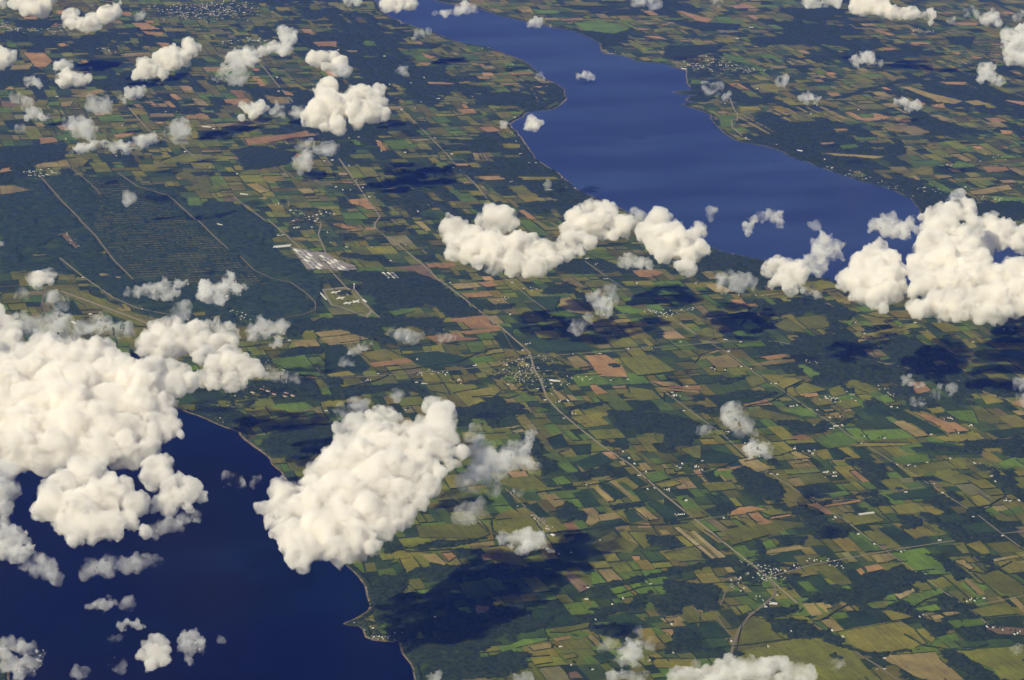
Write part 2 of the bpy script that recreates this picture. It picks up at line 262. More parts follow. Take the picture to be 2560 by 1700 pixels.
'F': '''o 430,520 500,517 545,555 480,560;t 270,420 350,415 460,470 340,475;t 610,490 760,475 780,485 650,500;m 715,580 760,550 880,545 900,570 750,620;t 1160,545 1190,530 1220,535 1215,550;t 580,610 640,600 650,615 620,630;t 250,865 330,850 370,855 320,870
t 270,905 420,880 500,940 520,960 340,965;o 620,895 770,875 830,885 700,915;t 565,945 700,920 850,910 860,930 640,955;g 460,905 500,905 600,960 550,960;g 870,945 920,945 1020,1010 960,1030 900,985;m 850,1100 920,1060 1070,1110 950,1135 870,1135
m 1160,1070 1240,1040 1430,1110 1330,1130;m 1070,1110 1150,1070 1200,1140 1100,1160;o 870,1140 1000,1130 1010,1155 920,1162;y 630,1010 720,1010 910,1050 780,1105 690,1050;m 520,1030 620,1015 680,1060 570,1100
o 1655,1265 1710,1265 1780,1290 1860,1320 1900,1320 2005,1380 1860,1395 1780,1340 1720,1310;t 1490,1325 1560,1310 1730,1410 1650,1425;d 1470,1250 1560,1240 1850,1390 1740,1405 1560,1300;d 1280,1240 1370,1210 1470,1310 1390,1310;y 2065,1150 2160,1140 2220,1190 2110,1205
o 1600,1060 1690,1060 1745,1110 1720,1125 1650,1140;o 2270,1190 2352,1170 2352,1235 2290,1210;g 1180,1360 1280,1360 1340,1440 1260,1430;g 1290,1380 1600,1360 1640,1420 1345,1440;g 1010,1420 1160,1380 1290,1450 1090,1490;y 2050,1480 2150,1460 2210,1500 2100,1515
o 830,1420 900,1400 970,1430 870,1445;t 1050,1270 1130,1255 1180,1285 1080,1300;t 1040,1240 1110,1235 1115,1245 1060,1255;m 480,1260 620,1230 870,1290 960,1340 740,1320;d 380,1150 700,1160 560,1200 430,1210;y 1740,1420 2050,1390 2130,1450 1850,1450
d 2090,1380 2300,1360 2352,1400 2200,1430;t 830,1520 900,1530 970,1560 860,1568;d 1060,1495 1110,1490 1170,1568 1110,1568;t 1120,1490 1200,1485 1280,1555 1180,1560;m 700,690 800,640 940,740 800,730;m 850,640 1050,620 1090,700 950,720 880,660;g 1110,680 1250,660 1220,690 1130,720
t 1260,790 1300,750 1340,785 1280,800;m 1640,760 1750,820 1720,830 1600,780;y 1700,720 1720,715 1850,820 1820,830;y 1930,770 1980,780 2050,830 2000,840;t 1570,830 1640,820 1650,845 1600,860;m 200,730 290,700 400,760 300,790;y 320,740 370,740 400,800 340,790
y 270,660 80,640 60,625 180,610;g 1400,900 1470,890 1480,910 1420,915;g 1960,970 2190,935 2180,960 2000,1000;m 250,640 420,560 560,570 560,600;y 1270,620 1400,600 1520,640 1400,680;y 1290,750 1560,690 1640,700 1400,770;d 0,1130 80,1180 60,1200 0,1190;m 1100,1190 1250,1170 1290,1220 1180,1240
g 760,1240 960,1230 1010,1290 900,1280;y 950,1170 1070,1165 1120,1200 1000,1210;m 2000,1210 2200,1290 2180,1350 2040,1300;g 1830,1250 2020,1240 2060,1330 1930,1310;t 0,1060 60,1060 120,1085 0,1085;g 1400,1150 1460,1140 1520,1190 1450,1200;b 1360,860 1400,860 1420,890 1380,890''',
'H': '''m 1005,265 1270,232 1360,310 1180,335;d 1320,255 1400,245 1450,300 1370,310;g 1385,255 1460,235 1520,285 1430,300;g 1425,165 1500,145 1560,205 1480,215;d 1520,150 1700,80 1790,140 1600,200;y 1430,85 1500,70 1550,100 1450,110
t 1330,360 1400,350 1465,400 1470,425 1410,443;d 1510,350 1620,320 1710,430 1600,440;t 1655,310 1690,305 1800,400 1750,410;d 1690,290 1750,290 1880,370 1800,395;t 1740,255 1780,250 1925,375 1890,380;y 1830,250 1870,240 1960,310 1920,330
d 1870,235 1930,230 2010,290 1960,310;o 1445,545 1520,532 1560,590 1500,600;g 1530,530 1580,525 1620,570 1575,590;m 1340,510 1400,500 1500,595 1430,610;t 1570,450 1650,440 1690,470 1695,530 1640,560 1600,540 1620,490;t 1690,490 1800,475 1850,510 1700,530
d 1700,540 1830,510 1890,545 1700,590;g 1650,440 1730,430 1755,470 1690,468;t 1920,455 1990,440 2085,520 2010,530;d 1850,470 1920,450 2000,520 1900,545;d 2010,420 2060,390 2250,500 2140,520;y 1050,470 1210,440 1270,490 1000,520;d 1210,430 1290,410 1380,500 1300,510
m 940,540 1250,500 1320,590 1000,620;t 810,685 1000,660 1010,690 850,695;t 535,750 630,745 690,800 680,825 590,800;o 660,740 740,735 760,765 710,800;y 400,790 480,765 520,830 440,870;m 480,765 530,755 590,830 540,835;d 320,820 380,800 430,850 390,875
m 500,560 900,540 980,620 900,645 520,640;y 300,770 380,720 600,740 460,760;m 1640,680 1780,600 1950,690 1900,740 1700,730;m 1880,600 1990,600 2060,680 1980,710;m 2110,740 2352,690 2352,800 2210,790;t 2080,590 2130,590 2160,620 2110,625
o 1940,555 2020,545 2035,570 1950,575;t 1675,850 1770,840 1855,920 1750,940;g 1640,870 1680,860 1750,940 1650,950;g 1880,940 2000,920 2090,990 1960,1020;g 1760,970 1850,955 1930,1020 1830,1040;m 1570,1040 1620,1025 1650,1080 1590,1060;t 2095,1165 2200,1155 2260,1215 2160,1220
o 2095,1240 2170,1235 2240,1310 2190,1320 2140,1260;d 1730,1160 1880,1120 2060,1220 1900,1240;m 1370,1260 1400,1230 1640,1190 1620,1230 1480,1260;o 1390,1300 1500,1280 1510,1295 1410,1315;g 1515,1270 1600,1255 1640,1275 1560,1290;t 1610,1285 1650,1275 1720,1340 1670,1350
m 1490,1320 1600,1300 1660,1350 1550,1370;g 1090,1350 1200,1300 1370,1290 1360,1310 1150,1360;t 1235,1355 1380,1325 1390,1360 1260,1380;y 1235,1420 1370,1410 1395,1455 1270,1475;y 1460,1405 1530,1390 1555,1420 1480,1435;g 1590,1430 1640,1410 1680,1460 1620,1470
d 1650,1415 1710,1400 1760,1450 1700,1465;y 2030,1430 2300,1430 2352,1450 2300,1500 2060,1490;b 1490,1520 1540,1510 1590,1560 1500,1565;b 1460,870 1520,865 1625,970 1570,1000;b 920,745 1030,740 1060,770 940,790;b 880,1080 980,1090 980,1130 890,1140;m 2260,1110 2310,1080 2352,1130 2352,1230
t 1820,140 1860,140 1870,165 1840,165;t 1950,155 2000,150 2040,200 1980,205;g 1990,230 2110,200 2160,250 2040,285;y 2060,290 2190,265 2240,290 2110,320;o 2200,265 2240,262 2275,305 2250,310;m 1880,80 1930,90 1980,130 1920,140;d 1820,110 1860,100 1960,150 1900,155;d 1500,40 1640,30 1640,90 1540,100
o 1390,620 1340,610 1400,600;m 1480,640 1530,620 1540,660 1500,670;o 1910,760 1960,758 1965,780 1920,790;m 2220,60 2352,30 2352,120 2300,110;g 1100,920 1100,921 1101,920''',
'I': '''t 480,130 590,110 700,190 610,215 540,190;o 340,190 510,170 500,185 360,205;t 820,85 890,85 960,140 910,145;t 845,160 940,150 970,165 870,180;t 1065,135 1180,125 1190,135 1090,150;y 960,75 1060,60 1130,110 1040,130;y 1120,55 1190,50 1280,110 1230,120
d 1070,60 1120,50 1220,115 1170,120;d 1210,40 1250,40 1390,130 1340,145;g 1530,45 1580,35 1650,85 1590,90;g 1480,115 1720,95 1750,140 1540,160;y 2050,50 2150,30 2210,70 2120,80;d 1680,20 1750,10 2080,60 2070,90 1800,100;t 805,255 880,245 930,300 860,310
m 1560,180 1860,130 1950,180 1650,230;o 1210,205 1250,200 1340,270 1290,275;o 440,465 490,440 570,432 680,455 590,460 545,480 440,490;o 540,480 620,470 660,510 710,540 650,555 610,550;y 450,500 535,485 610,555 570,570;m 625,470 760,450 800,485 690,495
o 690,505 820,485 835,500 700,520;o 930,425 1000,412 1040,440 1100,485 1060,485 1000,450;o 1040,430 1270,390 1300,405 1060,440;y 940,370 1100,380 1140,385 1010,405;g 1060,350 1180,330 1220,360 1100,380;d 1450,360 1760,310 1800,375 1500,395;m 1750,230 1900,200 2060,270 1880,290
l 60,575 100,570 340,770 310,780;l 175,600 200,595 405,765 360,770;y 100,570 175,600 360,770 340,770;m 0,750 100,740 300,785 100,800;y 170,490 240,470 290,500 200,515;o 190,200 235,195 255,235 225,240;t 90,270 120,265 155,305 130,312
t 235,245 255,245 300,285 280,290;t 355,230 375,230 410,270 395,275;d 265,350 300,345 375,415 340,420;d 340,340 370,335 430,405 400,410;t 650,740 700,715 880,690 925,705 700,755;g 440,700 520,685 610,760 560,770;g 630,680 700,650 740,700 660,710;m 1150,510 1380,480 1450,530 1230,565
y 1560,590 1720,560 1800,610 1640,650;d 1400,580 1500,560 1660,690 1560,700;m 1290,600 1390,590 1540,700 1430,710;g 1240,615 1290,610 1440,700 1380,710;t 1350,750 1400,745 1450,800 1400,805;t 1410,745 1480,740 1525,780 1460,800;o 1240,850 1290,835 1325,880 1280,888
o 1305,830 1400,812 1440,840 1330,865;y 870,865 960,840 1010,880 900,900;g 1480,740 1700,700 1870,870 1700,885;m 975,830 1100,810 1260,940 1150,955;d 920,910 1020,890 1140,1000 1060,1030;g 865,930 940,925 1010,990 930,990;d 1190,850 1240,840 1360,960 1250,970
t 900,1070 970,1060 1050,1145 960,1150;t 970,1050 1050,1042 1110,1095 1060,1105 1080,1140;t 1090,1030 1140,1025 1250,1115 1200,1122;g 880,1130 910,1100 960,1150 920,1160;l 1500,1005 1630,970 1645,990 1540,1042;m 1370,1080 1440,1060 1470,1085 1400,1095
g 1430,1020 1500,1005 1530,1060 1470,1080;g 1560,1040 1720,1000 1720,1040 1640,1100;g 1690,990 1800,970 1830,1000 1740,1030;g 1640,1100 1780,1070 1810,1110 1650,1130;t 1725,1150 1800,1140 1840,1160 1760,1175;t 1810,1130 1900,1118 1940,1135 1850,1150
d 1110,1170 1440,1130 1480,1180 1180,1240;t 1015,1180 1080,1168 1180,1245 1120,1258;t 920,1215 980,1200 1060,1250 1000,1250;g 980,1190 1020,1190 1100,1250 1050,1250;y 1430,1120 1500,1108 1630,1160 1500,1185
y 1190,1250 1550,1185 1640,1240 1720,1330 1640,1360 1400,1390 1280,1380 1200,1310;m 470,1330 700,1300 900,1300 1040,1290 1100,1310 1250,1400 1400,1568 1000,1568 960,1490 700,1440 480,1440;m 510,1200 580,1150 690,1185 700,1240 800,1310 700,1330 470,1390
t 0,1165 90,1155 135,1215 50,1220;t 10,1265 60,1260 125,1310 80,1325;m 240,1140 330,1130 370,1180 280,1190;d 150,1210 330,1180 440,1290 230,1300;m 100,1150 130,1090 190,1080 270,1190 160,1200
t 1420,1420 1480,1405 1600,1400 1770,1385 1800,1430 1870,1490 1960,1568 1700,1568 1620,1540 1500,1470;m 1880,1380 2000,1370 2280,1350 2352,1340 2352,1568 2200,1568 2150,1500 2000,1440;g 1840,1180 2050,1160 2120,1200 1900,1230;g 1780,1290 1900,1260 1940,1310 1730,1355
m 1720,920 1900,880 1950,920 1800,980;t 1950,915 2000,910 2100,1010 2050,1015;m 2020,870 2180,850 2352,950 2352,1010 2200,1000 2100,940;t 1890,790 1960,780 2030,840 1990,850;y 2170,800 2290,780 2352,830 2300,870 2200,840;t 2150,780 2352,750 2352,760 2160,795
t 2250,1040 2300,1030 2352,1080 2352,1130;m 2000,1110 2240,1060 2340,1130 2300,1150 2100,1170;y 1970,680 2060,660 2130,740 2080,750;m 1880,680 1960,670 2000,740 1950,745;d 1940,560 2120,530 2200,600 2030,610;g 2090,460 2140,435 2190,480 2150,500
g 2190,470 2320,430 2352,470 2250,500;y 2000,370 2060,355 2140,410 2060,440;g 2180,150 2300,110 2352,110 2352,170 2230,190;g 2100,950 2010,930 1930,940 2080,1060;b 1400,690 1450,690 1460,720;m 560,20 700,10 900,130 750,140;d 80,110 300,60 500,110 420,150 200,160
m 240,280 440,270 480,320 300,340;y 0,190 60,190 90,220 20,230;g 70,370 150,360 230,440 140,450;d 0,380 80,400 170,500 0,540;m 400,590 700,520 920,540 700,620 450,690;t 230,590 260,590 390,670 350,675;y 1240,50 1560,40 1620,20 1300,20;m 1800,110 2100,120 2170,150 1900,170
y 1640,1240 1700,1230 1790,1310 1740,1320;b 2080,1230 2200,1220 2352,1230 2352,1280 2200,1270;d 590,760 820,730 880,800 640,810;g 1000,770 1060,760 1090,790 1020,800;g 500,250 430,190 300,180 340,240;m 1100,1170 1050,1130 950,1180;y 640,540 560,570 480,500'''}
polys = []
for c, s in FIELDS.items():
    for ln in s.strip().split('\n'):
        for item in ln.split(';'):
            t = item.split()
            if len(t) < 4: continue
            k = t[0]; pts = numbers(' '.join(t[1:])); px = np.array([P(c, *q) for q in pts])
            ar = .5*abs(np.dot(px[:, 0], np.roll(px[:, 1], 1)) - np.dot(px[:, 1], np.roll(px[:, 0], 1)))
            polys.append((ar, k, poly2(c, pts)))
polys.sort(key=lambda t: -t[0])
levels = []; boxes = []
for ar, k, p in polys:                  # overlapping neighbours get their own level
    bb = (p.min(0), p.max(0)); used = {levels[i] for i, (lo, hi) in enumerate(boxes) if (lo < bb[1]).all() and (hi > bb[0]).all()}
    lv = 0
    while lv in used: lv += 1
    levels.append(lv); boxes.append(bb)
rest = {}
for i, (ar, k, p) in enumerate(polys):
    # edges are never dead straight
    q = []
    n_ = len(p)
    for j in range(n_):
        a, b = p[j], p[(j+1) % n_]; e = b-a; ln_ = np.hypot(*e)
        q.append(a + RNG.normal(size=2)*5)
        if ln_ > 250: q.append(a+e*RNG.uniform(.35, .65) + np.array([-e[1], e[0]])/ln_*RNG.normal()*min(10, ln_*.02))
    q = np.array(q); z = 3. + .45*min(levels[i], 6)
    if i < 299: sheet('field', q, z, crop_mats[k], ground)
    else: rest.setdefault(k, []).append((q, z))
for k, lst in rest.items():
    V = []; Fc = []
    for q, z in lst: Fc.append(tuple(range(len(V), len(V)+len(q)))); V += [(*a, z) for a in q]
    tag(mesh_py('small_fields', V, Fc, crop_mats[k], ground), kind='stuff')
FP = [(p, p.min(0), p.max(0)) for _, _, p in polys]
FLO = np.array([f[1] for f in FP]); FHI = np.array([f[2] for f in FP])
def in_fields(pts, grow=0):
    r = np.zeros(len(pts), bool)
    for k in np.where((FLO < pts.max(0)).all(1) & (FHI > pts.min(0)).all(1))[0]:
        p, lo, hi = FP[k]; s = np.where((pts > lo-grow).all(1) & (pts < hi+grow).all(1) & ~r)[0]
        if len(s): r[s] = inside(pts[s], p)
    return r

# ---------------------------------------------------------------- woods
WOODS = [tuple(t.split(' ', 1)) for t in '''E 0,330 180,340 470,340 640,400 830,540 960,620 700,640 640,570 470,520 230,560 200,420 0,380
E 0,640 500,640 700,645 560,700 300,700 0,730
D 1850,700 2100,640 2352,640 2352,705 2050,720 1880,770
E 930,550 1150,545 1140,580 980,595
E 1295,480 1340,450 1480,400 1560,440 1540,480 1330,485
E 720,370 860,370 840,392 740,388
E 0,1090 240,1080 400,1060 560,1110 540,1130 300,1120 80,1160 0,1180
E 740,1250 960,1190 1180,1200 1260,1260 1000,1310 760,1290
E 1180,1390 1290,1420 1330,1460 1300,1568 1200,1540
E 1440,1230 1600,1190 1750,1190 1720,1220 1500,1250
E 1740,1240 2050,1250 2352,1320 2352,1400 2100,1390 1950,1400 1800,1360 1770,1320
E 1700,1440 1900,1470 1850,1500 1700,1470
E 2060,1500 2190,1480 2200,1510 2080,1520
E 1400,1010 1680,960 1670,980 1500,1030
E 1440,940 1520,960 1480,1000 1360,980 1330,940
E 1745,945 1815,940 1840,965 1780,975
E 400,830 300,760 200,700 0,700 0,720 250,800
E 1470,60 1660,160 1500,260 1700,250 1900,330 1600,360 1400,340
E 0,210 200,230 330,280 120,260 0,240
E 0,80 100,85 130,120 20,130
E 280,50 430,30 440,70 300,90
F 560,610 740,540 960,520 1080,560 1250,600 1220,660 1090,650 960,600 740,630 640,630
F 840,770 980,760 1000,800 900,820
F 300,1050 520,1020 530,1040 380,1080
F 390,1130 540,1110 760,1130 690,1160 430,1160
F 170,1150 240,1140 280,1180 210,1190
F 140,1220 240,1200 360,1260 200,1265
F 740,1310 900,1300 975,1360 840,1390
F 950,1050 1060,1000 1210,1050 1130,1090 1000,1080
F 1040,1310 1120,1320 1240,1290 1280,1230 1270,1270 1230,1320 1060,1380 1000,1400 850,1400
F 1600,1220 1760,1240 1740,1260 1610,1245
F 0,1250 100,1290 300,1370 160,1470 0,1500
F 2220,1450 2352,1380 2352,1568 2200,1540
F 1670,1460 2050,1500 2060,1530 1700,1500
F 1440,830 1560,790 1680,740 1560,700 1640,760 1700,800 1800,900 1600,880
F 1080,640 1200,690 1110,720 1060,800
F 1280,1200 1360,1160 1400,1200 1330,1240
F 1450,1080 1600,1100 1650,1150 1500,1160
I 440,205 520,175 620,210 760,280 800,370 720,415 600,370 490,310
I 1190,140 1340,130 1430,160 1490,250 1400,260 1310,220
I 280,460 400,435 460,460 400,495
I 30,225 90,220 140,245 60,255
I 0,630 40,625 130,690 0,720
I 770,440 900,420 1000,470 1100,540 1240,575 1170,640 1000,650 960,590 880,520
I 700,640 930,620 920,690 760,700
I 560,660 620,640 660,740 610,750
I 1190,330 1420,330 1440,345 1240,370
I 1520,490 1640,490 1700,560 1560,585
I 1660,470 1760,480 1820,545 1720,550
I 1970,440 2060,460 2180,520 2340,590 2200,600 2100,540 2000,480
I 2110,150 2200,220 2300,270 2340,360 2200,310 2150,220
I 1230,970 1330,870 1560,820 1700,900 1560,960 1400,1050 1300,1080 1180,1010
I 1700,740 1830,740 1930,830 2020,900 1900,920 1800,800
I 1980,740 2130,780 2200,850 2060,800
I 0,900 300,950 420,1000 380,1100 250,1130 150,1090 0,1160
I 470,1160 560,1110 760,1090 900,1080 880,1140 760,1150 690,1180 560,1150
I 690,1160 900,1180 1060,1250 1200,1330 1350,1390 1720,1360 1350,1430 1200,1380 1000,1290 830,1310 700,1200
I 1780,1390 1900,1380 2050,1460 2200,1560 2000,1568
I 1540,1500 1700,1568 1550,1568
I 1080,1395 1140,1390 1165,1420 1100,1420
I 60,1240 140,1240 250,1330 160,1400 0,1400
I 1720,1210 1850,1190 1890,1250 1760,1270
I 0,840 400,790 420,810 0,870
I 620,100 700,110 780,160 700,170
I 1520,310 1570,310 1575,325 1530,328
I 1780,360 1950,370 1900,400 1800,390
I 380,700 440,700 460,735 400,735
I 1940,0 2352,0 2352,60 2200,50 1990,90
I 980,1010 1240,970 1300,1080 900,1060
I 400,1430 480,1380 700,1340 720,1355 500,1410
H 220,900 480,870 420,1000 300,1080 210,1100 205,1000
H 500,1530 620,1470 900,1430 1100,1370 1230,1390 1240,1480 1100,1540 700,1568
H 1630,1220 1780,1190 1950,1230 1930,1290 1760,1300 1650,1270
H 1980,620 2100,620 2250,690 2170,720 2030,700
H 1480,220 1600,200 1760,160 1800,220 1530,280
H 1290,100 1420,130 1420,200 1350,240 1290,180
H 1400,450 1480,390 1560,440 1610,520 1480,530 1400,500
H 1730,430 1980,400 1960,440 1800,470
H 2050,1060 2230,1040 2260,1150 2120,1160
H 2180,1230 2352,1240 2352,1400 2250,1400
H 1640,1110 1900,1060 2060,960 1980,1100 1720,1150
H 1640,960 1900,900 2352,810 2352,840 1900,940 1660,985
H 370,710 700,650 960,650 740,700 500,720
H 2140,225 2230,220 2255,245 2170,255
H 500,850 900,800 1300,830 1500,900 1200,900 700,900
H 600,1200 1300,1180 1500,1100 1300,1250 700,1350
H 240,1100 400,1000 800,1000 700,1100 400,1200 220,1180
H 430,1330 900,1250 1050,1330 800,1420 480,1480
H 2060,50 2200,50 2200,85 2090,90
H 230,1130 450,1060 460,1120 260,1200
C 0,300 400,290 360,330 100,400 0,380
C 540,250 760,240 880,290 600,300
C 1080,640 1280,590 1540,520 1830,470 1700,520 1400,570 1150,650
C 1090,280 1300,300 1250,340
C 740,50 1250,60 1000,150 850,120
C 1830,240 2030,240 2010,300 1870,290
C 1430,960 1560,920 1580,1010 1450,1010
C 1750,1080 1870,1090 1860,1140 1760,1130
C 1100,1190 1500,1240 1700,1260 1900,1290 1700,1300 1400,1220
C 160,630 330,640 260,670 160,665
C 320,760 360,850 340,860 300,780
C 2050,1330 2352,1310 2352,1420 2100,1400
C 700,850 980,870 900,900 700,900
C 1300,340 1700,320 1640,370 1400,380
C 1680,820 1860,830 1900,870 1740,870
C 440,620 620,640 780,660 600,690
C 0,130 500,160 480,200 200,190
A 90,130 400,130 300,190 100,180
A 0,960 440,940 430,1040 0,1090
A 1290,860 1580,840 1500,900 1300,910
A 1500,980 1700,950 1950,1000 1880,1080 1600,1120
A 1240,1130 1400,1120 1390,1150 1260,1150
A 970,775 1120,770 1100,790 1000,795
A 560,380 760,390 740,440 560,430
A 700,190 920,180 900,220 740,215
A 1970,1125 2140,1115 2130,1170 2000,1170
A 640,1160 800,1150 770,1200 650,1195
A 380,1110 500,1105 480,1140 390,1145
A 1700,180 1900,170 1880,200
B 400,290 660,290 640,320 420,320
B 640,375 820,378 800,400 640,395
B 850,620 1180,600 1300,640 1200,690 900,690
B 1040,1120 1340,1110 1350,1140 1060,1160
B 270,640 380,640 400,680 290,680
B 560,470 620,480 660,510 560,500
B 1200,1320 1700,1310 1500,1380 1250,1360
B 1340,540 1440,600 1440,650 1300,720 1240,720 1400,620
B 420,1280 560,1270 520,1310 430,1305
B 1360,40 1900,40 1700,80
G 0,1380 30,1420 60,1520 30,1568 0,1568
D 1240,1190 1500,1230 1700,1300 1640,1360 1500,1340 1300,1260
D 1760,1540 1700,1470 1800,1350 2200,1330 2352,1300 2352,1360 2100,1500 2000,1568
D 2090,1040 2230,1040 2240,1120 2130,1090
D 1900,840 2130,830 2100,870 1780,900'''.split('\n')]
CREEKS = [('F', "560,615 500,700 560,560", 30), ('F', "1250,605 1420,640 1600,640 1820,650 1900,690", 26), ('F', "200,940 250,880 340,850 700,830", 22), ('F', "540,1215 700,1190 790,1140 800,1100 920,1040", 30),
 ('F', "1110,730 1040,780 1100,820 1250,780 1550,770", 26), ('I', "0,270 160,240 290,225 480,130", 22), ('I', "0,540 150,520 280,505", 18), ('I', "2352,330 2200,310 2220,370 2120,430 1980,450", 28),
 ('I', "1960,360 2060,450 2180,540", 22), ('I', "1290,370 1500,540 1690,560 1800,620", 20), ('H', "1030,630 1280,620 1560,600 1760,560 2000,560 2300,540", 26), ('H', "980,520 1010,600 1060,640", 24),
 ('H', "1290,350 1500,310 1700,290 1850,240", 20), ('H', "740,700 900,650 1010,640", 24), ('E', "250,1000 760,935 880,880 1050,830", 24), ('E', "0,1100 220,1060 330,1010", 24),
 ('E', "420,830 620,800 820,820", 20), ('E', "860,1160 980,1150 1100,1170 1180,1140", 24), ('B', "420,690 640,665 700,620", 34), ('B', "440,1000 620,985 800,960 1000,960 1180,985", 40),
 ('B', "0,910 280,905 560,890 900,900", 36), ('B', "600,1110 1000,1110 1200,1130", 30), ('B', "520,1200 800,1160 900,1150", 30), ('C', "1830,470 1950,440 2100,400", 60), ('F', "1010,1060 1200,1040 1400,1050 1600,1030", 22),
 ('I', "1020,1180 1200,1080 1420,1050 1560,1060", 30), ('I', "1560,1270 1700,1350 1850,1370 2000,1370 2160,1330", 30), ('I', "1650,1120 1800,1130 1850,1180 1990,1170 2352,1140", 24), ('I', "1640,1100 1700,1050 1830,1010", 24),
 ('I', "2000,860 2100,880 2200,840 2290,790", 26), ('I', "0,1400 430,1350 700,1320 860,1300", 24), ('I', "520,140 640,120 760,100 900,60", 18), ('H', "1630,1040 1800,1010 1990,960 2200,930 2352,900", 28)]
ROADS = [('B|B|E|E|I', "-160,860 -130,890 -20,1020 90,1170 160,1280 230,1370 260,1420 225,1465 230,1490 300,1550|340,1568|560,310 640,390 740,460 940,620 1060,710 1240,870 1270,980|1310,1050 1350,1160 1430,1250 1560,1360 1700,1470|-210,170 0,360 200,520 400,680 540,790 630,860 700,920 870,1070", 26, m_road),
 ('A', "1680,400 1720,440 1850,600 1960,720", 24, m_road), ('A|D', "770,1130 900,1220 1100,1280 1170,1340 1280,1440|1290,0 1400,110 1490,190", 28, m_track),
 ('A|D', "270,1160 400,1310 520,1430|520,0 620,100 740,260 870,390", 30, m_track), ('A', "820,680 880,750 960,840 1060,910 1180,950 1300,1050", 24, m_road), ('A', "990,600 1180,750 1420,800", 20, m_road),
 ('A|D|D', "1520,1280 1620,1360 1730,1440|1750,0 1880,110 1990,210|2130,300 2250,430 2330,510 2480,640", 22, m_road), ('A', "470,1100 600,1210 660,1275", 20, m_track),
 ('D', "1570,240 1660,330 1780,385 1900,410 2000,480 2060,540 2060,590 1980,620 1860,640", 18, m_track), ('D', "390,250 540,370 740,510 900,580 1100,620 1300,680", 22, m_road),
 ('E|E|F', "0,1030 250,1020 660,990 960,960 1230,900|1500,880 1900,850|235,812 420,795 730,795", 20, m_road), ('F', "730,795 1000,850 1400,930 1660,985 1900,1040 2100,1130 2352,1215", 22, m_road),
 ('I', "700,895 960,820 1180,780 1500,720 1900,660 2200,615 2352,600", 18, m_road), ('F|I', "30,625 100,680 250,780 400,860 470,910 590,1000 780,1120 980,1260 1120,1340 1240,1430|1290,0 1340,50 1530,170 1750,300 1900,400 2060,500 2200,610 2352,720", 15, m_road),
 ('F|I', "-90,1060 0,1120 200,1270 380,1400 500,1510|560,130 740,250 940,380 1100,480 1200,540 1300,620 1440,720 1540,790 1700,900 1820,990 2000,1110 2120,1210", 15, m_road),
 ('B', "380,700 540,850 620,930 700,1010 780,1110 880,1200 960,1300", 22, m_road), ('I', "700,925 725,970 720,1020 640,1090 560,1150 490,1240 450,1350 430,1440", 30, m_track),
 ('I', "440,950 400,1000 370,1080", 20, m_track), ('I', "180,1080 270,1190", 14, m_track), ('I', "330,1130 380,1210 450,1300", 16, m_track), ('I', "1250,1390 1400,1480 1520,1568", 24, m_track),
 ('I', "1180,1240 1550,1180", 10, m_track), ('I', "2000,1090 2352,1020", 14, m_road), ('E', "1700,630 1900,620", 14, m_road), ('D', "300,440 270,560 290,610 340,650", 24, m_track),
 ('C', "430,640 450,700 480,750 478,790", 26, m_road), ('C', "480,780 440,790 445,830 510,890", 26, m_road), ('B', "1170,510 1250,580 1290,650 1290,690", 24, m_road),
 ('H', "1080,320 1200,430 1380,590", 13, m_road), ('D', "0,440 170,425", 20, m_track), ('E', "2220,675 2300,730 2352,770", 18, m_road), ('E', "1600,270 1750,380 1870,460", 14, m_road), ('E', "1010,340 1130,420 1250,520 1350,590", 12, m_road),
 ('E', "500,520 560,560 620,570 660,620", 14, m_track), ('D', "2100,20 2080,100 2130,220 2200,250 2352,270", 22, m_road), ('I', "1000,405 1300,390 1450,345 1700,310", 12, m_road), ('I', "0,275 300,200 520,170", 10, m_road),
 ('I', "210,530 440,490 560,500", 10, m_road), ('E', "80,1025 300,1040 700,1060", 10, m_track), ('I', "540,1380 900,1300", 10, m_track), ('I', "900,360 1440,335", 8, m_road), ('E', "1230,900 1120,830 1060,720", 8, m_track)]
RL = []
for c, s, wd, mt in ROADS:
    p = np.concatenate([poly2(a, numbers(b)) for a, b in zip(c.split('|'), s.split('|'))]); q = [p[0]]
    for a, b in zip(p[:-1], p[1:]):
        k = max(1, int(np.hypot(*(b-a))/200)); q += [a+(b-a)*(t+1)/k for t in range(k)]
    RL.append((np.array(q), wd, mt))
RA = np.concatenate([q[:-1] for q, _, _ in RL]); RB = np.concatenate([q[1:] for q, _, _ in RL]); RM = (RA+RB)/2
def near_road(c, d=30.):                # woods stand back from the roads
    r = np.zeros(len(c), bool)
    if not len(c): return r
    lo, hi = c.min(0)-150, c.max(0)+150
    for k in np.where((RM > lo).all(1) & (RM < hi).all(1))[0]:
        e = RB[k]-RA[k]; t = np.clip(((c-RA[k])@e)/(e@e), 0, 1); r |= ((c-RA[k]-t[:, None]*e)**2).sum(1) < d*d
    return r
CS, SN = math.cos(R_(3.5)), math.sin(R_(3.5))
EU = np.array([SN, CS]); EV = np.array([CS, -SN])       # survey north and east
